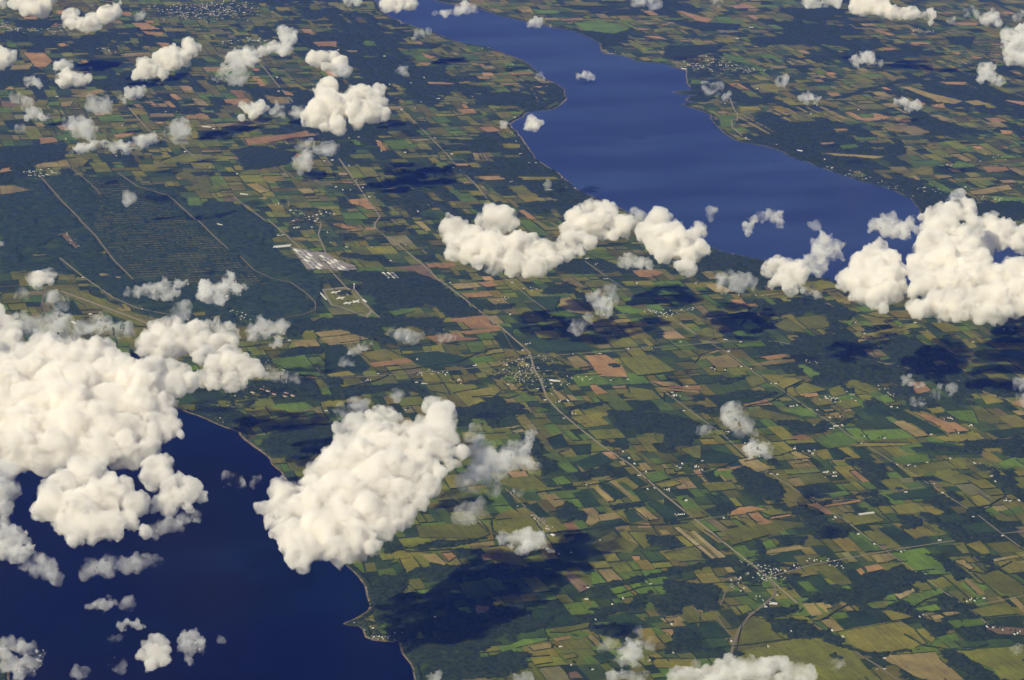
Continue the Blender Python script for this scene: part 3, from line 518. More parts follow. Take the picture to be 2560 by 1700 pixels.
def canopy_grid(test, lo, hi, cell, hmin=9, hmax=22, zb=0., seed=0):
    """lumpy tree tops over the places where test(points) is true; lo, hi in survey (v,u) metres"""
    nv, nu = int((hi[0]-lo[0])/cell)+2, int((hi[1]-lo[1])/cell)+2
    if nv < 2 or nu < 2: return None
    vv, uu = np.meshgrid(lo[0]+np.arange(nv)*cell, lo[1]+np.arange(nu)*cell, indexing='ij')
    cen = ((vv+cell/2)[..., None]*EV + (uu+cell/2)[..., None]*EU).reshape(-1, 2)
    cen = cen + np.stack([vnoise(cen[:, 0], cen[:, 1], 130, 3)-.5, vnoise(cen[:, 0], cen[:, 1], 130, 4)-.5], 1)*80 + np.stack([vnoise(cen[:, 0], cen[:, 1], 42, 5)-.5, vnoise(cen[:, 0], cen[:, 1], 42, 6)-.5], 1)*70
    keep = test(cen).reshape(nv, nu)[:-1, :-1]
    if not keep.any(): return None
    pad = np.pad(keep, 1); full = pad[1:, 1:] & pad[:-1, 1:] & pad[1:, :-1] & pad[:-1, :-1]     # nv x nu vertices
    rg = np.random.default_rng(seed)
    x = (vv[..., None]*EV + uu[..., None]*EU) + rg.uniform(-.38, .38, (nv, nu, 2))*cell
    h = np.where(full, rg.uniform(hmin, hmax, (nv, nu)) + 6*(vnoise(x[..., 0], x[..., 1], 160, 7)-.5), 0) + zb
    V = np.concatenate([x, h[..., None]], -1).reshape(-1, 3); idx = np.arange(nv*nu).reshape(nv, nu)
    i, j = np.where(keep); Fc = np.stack([idx[i, j], idx[i+1, j], idx[i+1, j+1], idx[i, j+1]], 1)
    u, inv = np.unique(Fc, return_inverse=True); return V[u], inv.reshape(Fc.shape)
def to_vu(p): return np.stack([p@EV, p@EU], 1)
def wood(poly, cell=26, test=None, m=None, back=30., **kw):
    q = to_vu(poly); t = (lambda c: inside(c, poly) & ~in_water(c) & ~near_road(c, back) & (test(c) if test else True))
    r = canopy_grid(t, q.min(0)-40, q.max(0)+40, cell, seed=len(poly), **kw)
    if r is None: return
    tag(mesh_np('woodland', r[0], r[1], [m or m_wood]), kind='stuff')
WP = []
for c, s in WOODS:
    p = poly2(c, numbers(s)); WP.append((p, p.min(0), p.max(0))); far = np.hypot(*(p.mean(0)-CP[:2]))
    wood(p, 24 if far < 40000 else 34, zb=2.5)
# the great wood of the old depot, with rows of earth-covered stores in clearings
DEPOT = np.concatenate([poly2('A', numbers("0,1290 240,1180 430,1130 560,1180 760,1150 900,1210 1100,1215 1250,1330 1420,1310 1600,1350 1780,1480")),
                        poly2('D', numbers("1800,90 1780,160 1900,240 1990,330 2110,380 2130,440 2060,540 2060,600 1850,690 1600,680 1300,690 1000,640 800,530 550,370 340,350 160,330 0,350"))])
WP.append((DEPOT, DEPOT.min(0), DEPOT.max(0)))
ROWS = poly2('A', numbers("600,1170 780,1170 1000,1300 1400,1568")); ROWS = np.concatenate([ROWS, poly2('D', numbers("1560,250 1750,420 1300,420 860,360 600,60"))])
def rowtest(c):
    q = to_vu(c); ins = inside(c, ROWS); k = np.floor(q[:, 1]/128.); fr = q[:, 1]-k*128.
    row = (fr < 46) & (vnoise(q[:, 0], k*977., 420, 12) > .22)
    thin = vnoise(c[:, 0], c[:, 1], 300, 14) > .73
    return ~(ins & row) & ~thin & ~in_fields(c)
wood(DEPOT, 30, rowtest, m=m_scrub, back=42., zb=2.5)
# earth-covered stores along the rows, each row with its lane
sv, sf, lv_, lf_ = [], [], [], []
q = to_vu(ROWS); rgd = random.Random(3)
for kk in range(int(q[:, 1].min()//128), int(q[:, 1].max()//128)+1):
    run = []
    for v in np.append(np.arange(q[:, 0].min(), q[:, 0].max(), 90.), 1e9):
        p = v*EV+(kk*128.+16)*EU
        ok = v < 1e8 and vnoise(np.array([v]), np.array([kk*977.]), 420, 12)[0] > .2 and inside(p[None], ROWS)[0]
        if ok: run.append(p)
        if not ok and len(run) > 2:
            a_, b_ = ribbon(np.array(run), rgd.uniform(9, 15), 4.5); lf_.append(b_+sum(map(len, lv_))); lv_.append(a_)
        if not ok: run = []; continue
        if rgd.random() < .3: continue
        p = p+EU*22; a, b = EV*10, EU*9; n0 = len(sv)
        for s in (-1, 1):
            for t, hgt in ((-1, 2.5), (-.5, 7), (.5, 7), (1, 2.5)): x = p+s*b+t*a; sv.append((x[0], x[1], hgt))
        sf += [(n0+i, n0+i+1, n0+5+i, n0+4+i) for i in range(3)] + [(n0, n0+1, n0+2, n0+3), (n0+7, n0+6, n0+5, n0+4)]
tag(mesh_np('storage_mounds', sv, sf, [crop_mats['y']]), kind='stuff')
tag(mesh_np('depot_lanes', np.concatenate(lv_), np.concatenate(lf_), [crop_mats['t']]), kind='structure')

# ---------------------------------------------------------------- procedural patchwork between the surveyed fields, hedges and copses
def srgb(*c): return np.array(c, float)
PAL = np.array([(.021, .035, .007), (.035, .055, .007), (.068, .102, .007), (.092, .098, .007), (.114, .116, .009), (.124, .108, .012), (.077, .075, .008), (.13, .115, .035), (.21, .145, .06), (.28, .15, .07)])
PW_NEAR = np.array([.19, .17, .13, .16, .11, .09, .11, .04, .008, .0]); PW_FAR = np.array([.16, .13, .10, .15, .12, .10, .16, .045, .022, .004])
quads = []                              # v0,v1,u0,u1
def vis(c, m=140):
    q = proj(np.array([c[0], c[1], 0.])); return -m < q[0] < W+m and -m-60 < q[1] < H+m
def split(v0, v1, u0, u1, d=0):
    dv, du = v1-v0, u1-u0; A = dv*du
    if A < 48000 or (A < 210000 and random.random() < .34) or d > 9: quads.append((v0, v1, u0, u1)); return
    if dv > du*random.uniform(.35, 1.): k = v0+dv*random.uniform(.32, .68); split(v0, k, u0, u1, d+1); split(k, v1, u0, u1, d+1)
    else: k = u0+du*random.uniform(.32, .68); split(v0, v1, u0, k, d+1); split(v0, v1, k, u1, d+1)
v = -16000.
while v < 46000:
    dv = random.uniform(1150, 1750); u = -15000.+random.uniform(0, 900)
    while u < 72000:
        du = random.uniform(1000, 1600); cen = (v+dv/2)*EV+(u+du/2)*EU
        if (cen-CP[:2])@FW[:2] > 5000 and vis(cen): split(v, v+dv, u, u+du)
        u += du
    v += dv
Q = np.array(quads); cen = (Q[:, :2].mean(1)[:, None]*EV + Q[:, 2:].mean(1)[:, None]*EU)
far = np.hypot(*(cen-CP[:2]).T)
ok = ~in_water(cen) & ~inside(cen, DEPOT); Q, cen, far = Q[ok], cen[ok], far[ok]
wood_n = .6*vnoise(cen[:, 0], cen[:, 1], 2600, 21)+.4*vnoise(cen[:, 0], cen[:, 1], 900, 22)
thr = np.where(far < 40000, .66, .575)
isw = (wood_n + RNG.uniform(-.12, .12, len(Q)) > thr) & ~in_fields(cen)
V = []; Fc = []; cl = []; hv = []; hf = []
def jit(x, y, amp=26):
    x = np.asarray(x); y = np.asarray(y)
    return x + (vnoise(x, y, 700, 31)-.5)*2*amp*2.2, y + (vnoise(x, y, 700, 32)-.5)*2*amp*2.2
for i, (v0, v1, u0, u1) in enumerate(Q):
    g = random.choice((3, 4, 6, 8)); f = far[i] > 45000
    pw = PW_FAR if f else PW_NEAR; ci = random.choices(range(10), pw)[0]
    if isw[i]: continue
    c = PAL[ci]*random.uniform(.78, 1.25)*np.array([random.uniform(.9, 1.12), 1, random.uniform(.85, 1.2)])
    vs = np.array([v0+g, v1-g, v1-g, v0+g]); us = np.array([u0+g, u0+g, u1-g, u1-g]); vs, us = jit(vs, us)
    x = vs[:, None]*EV+us[:, None]*EU; n0 = len(V); V += [(a[0], a[1], 1.) for a in x]; Fc.append((n0, n0+1, n0+2, n0+3)); cl.append(c)
tag(mesh_np('distant_fields', V, Fc, [m_patch], colors=cl), kind='stuff').parent = None
hob = bpy.data.objects['distant_fields']; hob.parent = ground; hob.location = Vector(hob.location)-ground.location
# copses of the patchwork: one mass
VV = []; FF = []; off = 0
for i in np.where(isw)[0]:
    v0, v1, u0, u1 = Q[i]; cell = 30 if far[i] < 40000 else 44
    r = canopy_grid(lambda c: (lambda q: (q[:, 0] > v0-8) & (q[:, 0] < v1+8) & (q[:, 1] > u0-8) & (q[:, 1] < u1+8))(to_vu(c)) & ~in_water(c) & ~in_fields(c), (v0-30, u0-30), (v1+30, u1+30), cell, seed=int(i), zb=2.)
    if r is None: continue
    VV.append(r[0]); FF.append(r[1]+off); off += len(r[0])
tag(mesh_np('distant_woods', np.concatenate(VV), np.concatenate(FF), [m_wood]), kind='stuff')
# hedgerows: lumpy bands
hcount = [0]
def hedge(p, width, hgt, step=32):
    out = []
    for a, b in zip(p[:-1], p[1:]):
        k = max(1, int(np.hypot(*(b-a))/step)); out.append(a+(b-a)*(np.arange(k)/k)[:, None])
    out.append(p[-1:]); q = np.concatenate(out); n = len(q)
    if n < 2: return
    d = np.gradient(q, axis=0); d /= np.linalg.norm(d, axis=1)[:, None]+1e-9; nr = np.stack([-d[:, 1], d[:, 0]], 1)
    wv = width*RNG.uniform(.45, 1.3, (n, 1))/2; hz = hgt*RNG.uniform(.6, 1.25, n); n0 = hcount[0]; hcount[0] += 4*n
    for s, z in ((-1, 0*hz), (-.35, hz), (.35, hz), (1, 0*hz)): hv.append(np.column_stack([q+nr*wv*s, z+2.2]))
    i = np.arange(n-1)
    for r in range(3): a = n0+r*n+i; hf.append(np.stack([a, a+1, a+n+1, a+n], 1))
for i, (v0, v1, u0, u1) in enumerate(Q):
    if far[i] > 62000: continue
    for a, b in (((v0, u0), (v1, u0)), ((v0, u0), (v0, u1))):
        if random.random() > (.42 if a[1] == b[1] else .26): continue
        k = 6; t = np.linspace(0, 1, k); vs, us = jit(a[0]+(b[0]-a[0])*t, a[1]+(b[1]-a[1])*t); p = vs[:, None]*EV+us[:, None]*EU
        if in_fields(p[2:4]).any() or in_water(p).any(): continue
        hedge(p, random.uniform(9, 22), random.uniform(7, 13))
for ar, k, p in polys:
    for j in range(len(p)):
        if random.random() < .4:
            a, b = p[j], p[(j+1) % len(p)]
            if np.hypot(*(b-a)) > 80: hedge(np.array([a, (a+b)/2+RNG.normal(size=2)*3, b]), random.uniform(8, 18), random.uniform(6, 12))
for sh in (sen_r, cay_r):               # trees along the shores
    d = np.gradient(sh, axis=0); d /= np.linalg.norm(d, axis=1)[:, None]+1e-9; nr = np.stack([-d[:, 1], d[:, 0]], 1)
    side = np.where(in_water(sh+nr*45), -1., 1.)[:, None]; on = (vnoise(sh[:, 0], sh[:, 1], 600, 51) > .36) & (np.hypot(*(sh-CP[:2]).T) < 75000); q = sh+nr*side*48
    k = 0
    while k < len(q):
        j = k
        while j < len(q) and on[j]: j += 1
        if j-k > 2: hedge(q[k:j], 62, 15, 30)
        k = j+1
for c, s, wd in CREEKS:
    hedge(rough_line(poly2(c, numbers(s)), False, 14, 60, 8), wd, 13, 26)
tag(mesh_np('hedgerows', np.concatenate(hv), np.concatenate(hf), [m_wood]), kind='stuff')

# ---------------------------------------------------------------- roads
for q, wd, mt in RL:
    V, Fc = ribbon(q, wd, 7.5); tag(mesh_np('road' if mt is m_road else 'track', V, Fc, [mt]), kind='structure')
# ================================================================ THE CLOUDS: fair-weather cumulus, each one a closed body of scattering vapour
CLOUDS = """
c|A|white puffy cloud cut by the top edge near the upper left corner|120,30,45 160,70,40 220,60,50 290,30,50 200,10,50 330,10,30
m|A|small pale cloud sliver in the very top left corner|10,12,32 -30,5,35
c|A|curved white cloud with a raised right arm near the upper left corner|450,100,40 430,150,25 480,150,45 550,160,45 620,160,45 680,110,50 740,80,45 700,80,40 780,25,22 760,60,35 590,120,35 480,75,25
c|A|white cloud half outside the upper left edge above the orange fields|10,330,40 30,380,45 5,420,35 60,375,25 -50,380,60
m|A|small rounded cloud just above the flat oval cloud by upper left orange fields|380,440,35 420,430,40 450,422,28
c|A|flat oval white cloud beside the orange fields in the upper left|400,510,36 450,500,44 510,510,42 550,520,28
c|A|long lumpy white cloud rising to the right, above the depot plain|900,490,42 940,450,50 1000,450,48 1060,490,38 960,500,38 1090,380,50 1130,340,44 1150,400,50 1220,390,42 1240,310,44 1280,310,32 1220,280,24
m|A|small leaning cloud just below the long lumpy white cloud|810,640,30 850,610,36 900,590,38 920,620,28 940,560,20
m|A|long twin-peaked cloud with a bright tower at its right end|1500,380,35 1540,370,48 1590,380,46 1650,360,45 1650,400,35 1720,330,40 1780,310,42 1850,330,42 1880,260,44 1850,230,40 1900,230,32 1840,200,22
w|A|ragged grey wisp hanging under the long twin-peaked cloud|1530,470,45 1580,480,38 1530,520,25 1470,490,35 1410,520,20
c|A|smooth oval cloud with a tapering right tail near the upper middle|2060,390,46 2110,370,44 2160,370,40 2210,410,34 2140,430,30
w|A|thin tail of vapour trailing right of the smooth oval upper cloud|2210,450,30 2260,470,28 2240,440,25
c|A|bright two-headed white cloud in the upper middle casting a dark ground shadow|2010,760,40 2080,760,66 2160,720,84 2080,600,40 2150,570,42 2130,640,58 2240,700,76 2200,810,48 2130,820,34 2300,640,50 2350,610,50 2420,640,56 2480,600,34 2500,670,38 2440,730,52 2370,740,54 2490,730,28 2340,790,36 2300,740,58
w|A|small feathery wisp touching the left side of the bright two-headed cloud|1930,730,25 1970,720,25 1900,740,18
w|A|faint grey wisp left of the bright two-headed cloud|1820,720,30 1790,730,20
c|A|small compact cloud left of the bright two-headed cloud|1600,700,28 1640,710,38 1690,710,36 1650,745,26 1580,765,12
m|A|thin flat cloud left of the oval cloud over far left farmland|180,530,28 220,540,32 265,560,25
w|A|small torn cloud between the far left puffs and the depot fields|620,680,35 670,675,40 700,690,28
m|A|small ragged cloud with a pale right wisp near the far left edge|220,750,36 250,740,34 280,770,28 330,765,22 180,775,16
w|A|faint broken veil above the flat ribbon cloud on the left|450,810,30 520,840,45 560,830,40 600,860,35
m|A|flat ribbon of cloud lying over the fields at the left|470,1000,22 520,970,30 560,960,32 620,950,36 680,940,34 740,960,36 790,950,34 840,970,36 900,950,40 950,930,40 1000,910,36 1040,910,24 800,1000,22 980,880,18
w|A|thin torn cloud just right of the flat ribbon cloud|1100,860,25 1150,860,45 1210,870,38 1200,820,25
w|A|thin ragged cloud over the road above the small depot village|1960,1060,42 2010,1040,38 2020,1090,30 1930,1070,22
w|A|small white streak right of the ragged cloud above the depot village|2100,990,28 2150,975,30 2190,975,20
w|A|faint smear of vapour under the bright two-headed cloud|1980,930,32 2030,945,30
w|A|tiny faint puff over the rows of the wooded depot|840,1305,26
w|A|tiny streak right of the curved cloud near the upper left|900,105,24 930,95,20
m|A|pale cloud cut by the top edge left of the far lake|2270,10,30 2330,5,35
w|A|tiny faint puff over dark woods near the far left edge|135,850,20
w|A|faint small puff left of the torn cloud in far left farmland|165,655,28 100,635,24
c|B|white cloud over the far end of the upper lake at the top edge|300,40,30 340,20,40 400,15,46 460,25,34 380,50,22
m|B|long thin white cloud over the narrow top of the upper lake|690,85,26 740,80,26 780,75,32 830,60,36 870,65,26 620,85,15
m|B|small cloud over the far shore of the upper lake|1240,160,28 1280,150,34 1320,150,26 1370,170,15
w|B|small cloud streak on the near shore of the upper lake's far end|500,225,25 540,215,22 580,205,12
w|B|small faint cloud over farmland between two-headed cloud and upper lake|400,470,32 430,480,22
m|B|small flat white cloud alone over the middle of the upper lake|1555,490,26 1600,485,28 1640,495,24
w|B|tiny wisp above the wooded cape of the upper lake|1310,505,24
c|B|small round white cloud over the bay beside the wooded cape|1230,810,34 1265,800,38 1280,830,26 1225,835,26
m|B|tiny cloud on the bay shore left of the small round cloud|1060,810,24 1080,795,18
w|B|faint puff over the fields just above the bright lakeside clouds|1345,1210,22
c|E|broad bright cloud with two heads near the middle of the picture|760,60,80 710,130,40 740,190,62 830,200,72 860,100,56 980,160,72 1000,240,72 1100,180,82 1180,170,72 1120,280,66 1230,130,44 1260,220,64 1300,290,54 1250,310,44 1350,200,50 1390,250,50 1430,190,44 1480,150,50 1530,130,42 1590,110,40 1500,220,40 1570,200,34 1620,150,34 900,280,36 1000,-17,66 1080,0,62 920,10,46 1050,-50,30 970,-50,30
c|E|bright humped cloud touching the near shore of the upper lake|1510,70,46 1520,0,54 1580,-30,62 1640,-70,56 1710,-90,42 1750,-60,48 1610,40,60 1700,30,72 1790,10,62 1840,50,60 1800,90,46 1870,-10,40 1680,-110,26
w|E|thin shaded fringe on the right of the bright humped cloud|1930,-20,35 1970,0,32 1900,30,35
c|E|tall bright cloud whose peaks overlap the upper lake, right of the humped one|2050,0,54 2110,20,54 2000,70,54 2080,120,82 2180,90,62 2200,170,80 2280,130,62 2120,210,62 2290,230,54 2230,290,42 2290,300,38 2350,190,52 2360,90,34 2350,40,36 2200,20,30
m|E|flat low cloud below left of the tall bright lakeside cloud|1850,290,40 1910,270,40 1970,280,36 2020,300,26
w|F|thin hazy cloud low over the fields below the tall lakeside cloud|390,410,40 450,400,45 510,410,40 560,420,35
c|F|rounded white cloud in front of the lake's lower shore|690,330,48 740,290,48 800,310,54 860,330,60 790,380,62 880,390,52 820,440,42 720,400,42 900,350,44
m|F|tall knobbly cloud rising behind the rounded shore cloud over the lake|1040,110,40 1000,170,44 1070,170,46 1020,230,54 960,250,44 1100,220,48 1140,170,34 1030,310,40 970,320,38 1010,350,32 1150,230,28 1175,155,16
m|F|small dim cloud tucked below right of the rounded shore cloud|930,460,32 980,470,32 1020,490,24
c|F|steep triangular white cloud left of the huge cloud at the right|1410,165,38 1350,200,44 1420,230,54 1340,260,58 1280,300,58 1450,280,70 1370,340,80 1200,370,52 1170,420,44 1260,410,72 1350,450,80 1450,400,80 1520,350,52 1540,430,42 1480,480,60 1400,530,52 1430,580,30 1270,480,52 1200,440,40 1480,220,30 1500,270,34
c|F|huge bright towering cloud at the right edge of the picture|1930,-60,66 1760,-10,58 1830,-50,64 1900,-70,66 1990,-40,62 2040,10,46 1760,70,72 1850,60,80 1700,180,68 1800,180,90 1890,180,70 1660,280,62 1760,290,80 1860,300,90 1650,350,44 1720,420,80 1830,420,80 1640,460,44 1620,560,32 1680,580,50 1760,530,72 1850,560,72 1950,330,80 1970,240,60 1950,110,66 2020,170,60 2070,290,68 2050,380,90 1950,430,72 1930,560,72 2060,520,80 2150,400,80 2250,340,70 2340,340,72 2180,520,90 2280,460,82 2060,610,50 1930,630,46 2150,620,50 2240,600,50 2350,450,82 2330,560,60 2420,400,90 2440,540,80 2480,300,80 2560,450,110 2680,380,120 2640,520,90
c|F|greyer cloud bank behind the huge cloud at the right edge|2040,90,60 2100,40,64 2180,90,76 2100,190,60 2260,60,54 2300,130,54 2200,160,44 2330,180,44 2120,140,54 2150,-20,36 2340,80,46 2420,120,60
m|F|dim grey cloud over the lake just left of the huge cloud's summit|1380,40,42 1430,10,42 1490,0,42 1450,70,54 1530,60,54 1580,100,34 1600,30,44 1640,60,34 1360,60,28
m|C|small grey cloud peeping above the summit of the huge right cloud|1880,1290,32 1930,1270,36 1930,1240,16
m|C|crescent white cloud alone over the lower end of the upper lake|540,1480,30 580,1430,30 640,1410,32 700,1400,36 750,1400,34 765,1460,28 720,1440,24 555,1515,26
w|C|tiny faint puff over the lake right of the crescent cloud|980,1465,24
w|C|tiny faint puff over the lake left of the crescent cloud|300,1400,32
m|C|low white cloud cut by the top edge over the far right farmland|940,5,30 1000,5,35 1060,5,35 1120,10,30
c|C|long white cloud with a lumpy right end at the top right|1270,40,40 1320,50,46 1380,60,46 1330,10,38 1440,60,40 1500,80,38 1560,90,36 1620,90,38 1690,100,36 1740,100,40 1400,10,36 1740,70,22
w|C|tiny thin cloud right of the long top right cloud|2000,80,24 2030,85,18
m|C|small white puff near the top right corner|2110,130,32 2160,120,36 2190,150,30 2150,110,22 2080,130,16
w|C|tiny puff nearest the top right corner|2315,100,26
m|C|tall white cloud cut by the right edge near the top right corner|2240,210,36 2230,260,36 2250,320,42 2300,300,56 2340,210,56 2350,380,46 2300,390,40 2250,390,32 2390,280,66 2400,380,56 2370,180,32
m|C|small white cloud over dark hills in the upper right|1250,400,30 1290,370,34 1330,380,34 1350,395,24
m|C|oval slanting cloud right of the upper right hills|2090,470,40 2130,450,32 2140,500,40 2180,530,30 2080,510,26
m|C|small lumpy cloud just above a tan field in the right farmland|1520,670,32 1560,670,34 1600,690,34 1640,690,26 1600,715,20
m|C|small hazy cloud beside the wooded gorge in the right farmland|920,635,28 960,630,32 990,655,30 940,665,20
w|C|thin cloud over the narrow spits of the upper lake's far shore|290,600,25 340,590,28
w|C|tiny wisp above the shore road beside the striped fields|420,635,24
w|C|faint patch of cloud on the yellow field beyond the upper lake|770,545,30
w|B|pale cloud cut by the top edge beyond the upper lake|1960,5,35 2010,15,25 2060,5,30
w|C|faint cloud bit at the top edge right of the upper lake|350,15,26
w|C|tiny faint puff left of the top right puffs|1890,130,20
c|D|small solid white cloud at the upper end of the airfield|220,380,40 270,370,46 310,360,38 250,420,30 330,400,24 200,400,20
w|D|grey shred of cloud just below the airfield's upper end|350,530,40 400,545,38 330,500,25
w|D|faint grey wisp left of the airfield|135,485,24
m|D|flat irregular cloud over the woods above the runway|840,470,22 900,465,30 960,455,36 1030,460,40 1070,420,36 1100,470,44 1160,430,38 1200,420,26 1160,480,24
m|D|fan-shaped feathery cloud over the woods below the depot rows|1300,490,32 1340,440,46 1370,500,56 1430,510,50 1450,450,42 1500,400,46 1510,370,22 1550,460,44 1600,440,24 1420,540,30
m|D|tiny cloud on the left edge beyond the airfield|5,160,22 -25,170,26
c|D|shaded cloud at the left edge above the great cloud|0,600,42 30,680,62 80,720,50 60,800,66 0,760,70 110,850,50 20,880,52 -40,700,66 -50,850,80
w|D|dark torn cloud band between the airfield and the great cloud|200,690,50 260,680,50 330,700,58 400,710,50 450,720,42 360,670,36 270,740,45
w|D|thin grey cloud strip right of the dark torn band below the runway|550,700,40 620,680,40 680,650,30 650,720,35 720,720,30 780,730,28 840,730,30 870,740,20
w|D|faint grey puff over the lower end of the runway|1180,600,42
c|D|lumpy white cloud ridge behind the great cloud's right shoulder|960,760,44 1020,690,44 1080,680,44 1140,700,54 1050,760,72 970,840,60 1230,720,54 1180,790,82 1290,720,40 1330,770,62 1400,740,54 1470,750,54 1530,750,42 1420,810,60 1280,830,60 1100,850,70 1510,800,38
m|D|separate oval cloud at the right end of the lumpy ridge|1660,720,46 1700,690,42 1770,700,42 1830,690,40 1660,770,36 1740,750,32 1810,790,34 1850,720,22 1780,820,22
c|D|great piled cloud covering the lower lake shore at the left|330,800,52 250,840,70 180,880,62 300,900,80 420,840,62 520,850,62 620,860,62 700,840,46 400,950,90 550,950,90 700,930,72 100,980,80 0,1000,90 220,1000,100 60,1100,120 350,1080,110 520,1080,110 680,1030,90 800,950,60 850,1060,100 1000,1000,80 1120,990,60 1190,1010,50 960,1120,100 1120,1100,70 1240,1070,50 200,1220,140 450,1230,140 0,1250,130 700,1200,120 880,1230,100 1040,1200,60 150,1400,140 400,1400,140 650,1380,130 850,1380,90 1000,1330,60 1060,1270,50 1100,1200,40 1120,1340,50 1060,1400,50 1180,1400,26 1000,1430,50 100,1520,120 350,1540,120 600,1530,110 800,1500,90 960,1500,60 -120,1100,120 -120,1300,140 -100,1500,120
c|D|blue-grey right shoulder of cloud reaching from the great cloud|1330,900,54 1400,950,62 1470,880,44 1530,860,44 1500,960,70 1580,960,62 1640,970,52 1690,990,38 1400,1060,52 1500,1060,52 1580,1050,42 1330,1040,52
w|D|thin tapering tail of cloud above the lakeside village fields|1740,1010,32 1790,1020,28 1850,1010,28 1920,1020,24
c|G|bulging lower front of the great cloud over the dark lake|550,250,110 420,330,100 330,430,90 270,460,50 500,450,120 650,400,110 800,350,90 880,420,70 600,560,90 480,600,60 720,560,80 860,540,50 500,660,36 640,620,42 950,590,32 400,560,50
c|G|brownish shaded cloud behind the great cloud's small right lobe|1020,180,80 1080,250,60 980,260,60
c|G|small rounded lobe of cloud over the lake right of the great cloud|1050,400,52 1100,330,58 1180,280,52 1250,310,52 1300,370,42 1210,380,62 1120,440,42 1020,430,38 1230,440,34 1340,390,20
w|G|frayed shreds under the rounded lobe over the lake|1040,580,30 1100,560,35 1160,560,35 1200,520,30 1280,500,25 1000,590,30
m|G|shaded cloud at the left edge beneath the great cloud|40,200,75 60,330,60 30,440,52 30,520,36 -60,350,90
m|G|bluish white cloud at the left edge with a trailing hook over the lake|60,620,72 130,640,52 30,720,52 110,740,60 190,720,46 -20,640,60
w|G|trailing hook of vapour below the bluish left edge cloud|210,790,42 260,830,42 330,860,42 370,900,35 380,930,22 150,800,40
w|G|long thin brownish wisp stretched over the dark lake|550,850,30 610,830,38 680,810,38 700,860,38 760,800,40 830,810,40 900,800,38 960,800,32 1020,800,22 680,890,20
m|G|small bright puff over the dark lake below the long wisp|590,1090,25 630,1070,32 690,1080,36 740,1060,26 720,1030,18
w|G|tiny faint puff right of the small bright lake puff|830,1055,28
m|G|small arched cloud over the lower part of the dark lake|790,1220,34 840,1190,32 890,1200,34 930,1230,24
w|G|faint streak below the small arched cloud|720,1300,20 780,1300,22
c|G|larger of two bright round puffs low over the lake|930,1400,40 990,1340,40 1050,1330,40 1080,1380,36 1010,1410,54 1080,1440,34 970,1470,32 900,1410,26 960,1500,16
m|G|smaller right-hand one of two bright round puffs low over the lake|1200,1300,40 1260,1280,40 1310,1330,36 1240,1350,44 1180,1370,26 1320,1380,22 1230,1430,24 1250,1460,16
w|G|small frayed wisp left of the two round lake puffs|740,1440,20 780,1470,26 800,1490,16
m|G|ring-like cloud in the lower left corner|20,1330,44 70,1320,44 130,1350,40 200,1360,42 260,1400,34 250,1460,34 180,1450,42 100,1460,52 50,1480,42 130,1530,42 40,1400,42 200,1510,34
w|G|small broken cloud over the lake below the wooded shore|1490,270,30 1540,260,30 1580,280,25 1460,290,14
w|G|tiny bit of cloud right of the small broken lake cloud|1650,280,20 1690,255,20
w|G|tiny speck of cloud over the lower lake right of the puffs|1443,1300,18
w|G|thin low wisp at the bottom edge over the lake|500,1530,24 540,1520,18
c|H|giant brilliant cauliflower cloud in the lower middle by the lake shore|600,-220,50 660,-230,50 700,-200,38 640,-150,70 560,-100,60 650,-60,80 700,-20,62 450,-60,50 500,0,90 -461,440,62 -371,340,70 -321,470,80 -461,530,38 -371,560,42 -331,650,74 -251,710,90 -231,810,46 -300,760,46 -200,310,68 -120,230,80 -40,140,66 20,40,62 60,-30,40 0,-60,36 -180,450,110 -120,600,110 -60,380,120 50,200,120 60,380,120 0,560,120 -60,710,90 40,720,76 150,110,100 200,280,120 180,480,120 120,640,100 200,700,56 280,600,60 330,480,80 400,350,90 330,180,110 300,40,90 420,80,90 450,220,90 540,150,80 580,300,66 520,400,56 420,490,56 600,30,80 700,80,60 740,160,48 660,220,48 390,560,38 800,90,44 120,-60,60 220,-20,70 330,-40,60
c|E|dim cloud bank behind the left top of the giant lower cloud|60,1330,40 120,1320,50 190,1300,50 260,1260,50 320,1260,46 370,1300,42 150,1370,34 250,1340,50
w|E|faint grey cloud above the dim bank behind the giant cloud|100,1240,45 150,1230,38 20,1245,36
w|E|slender rising column of vapour right of the giant cloud's tower|890,1380,35 910,1340,28 880,1430,30 910,1470,36 930,1520,44 900,1560,46 880,1610,44
m|E|tall thin white plume over woods right of the giant cloud|1240,1400,30 1230,1450,34 1255,1440,22 1220,1500,36 1205,1540,40 1235,1590,36
w|H|torn lower part of the plume right of the giant cloud|1110,110,45 1180,120,50 1230,150,45 1270,180,30 1150,60,40
w|H|dim smoky veil at the right foot of the giant cloud|960,140,60 1020,180,60 900,230,62 1080,150,45 850,300,50
w|H|small grey torn cloud over olive fields below the giant cloud|920,440,40 870,460,40 820,470,42 790,510,30 940,460,28
w|H|faint puff above the olive meadow near the plume|1000,325,35 1040,300,28
w|H|tiny faint wisp over the meadow below the plume|1180,345,26
m|H|separate flat white cloud above the big lower ground shadow|1060,640,38 1100,630,36 1150,640,46 1220,640,54 1290,640,44 1320,680,36 1230,700,46 1180,720,32 1290,710,26 1370,720,20 1110,690,26 1350,625,18
w|E|thin broken chain of cloud over tan fields left of the crossroads village|340,725,25 400,760,25 450,770,28 510,765,25 560,750,20 590,735,15
w|E|thin white smear lying on the pinkish tan field|660,765,25 720,765,25 690,770,24
m|E|small slanting cloud at the edge of the tan fields left of the village|60,870,28 110,850,28 160,830,28 210,810,24 235,780,16
w|E|tiny low puff below the slanting cloud over dark crop|40,935,24 80,940,18
w|E|thin torn vapour above the central ground shadow|1780,470,30 1700,510,35 1750,520,38 1720,560,38 1790,520,28 1660,520,28 1740,600,22
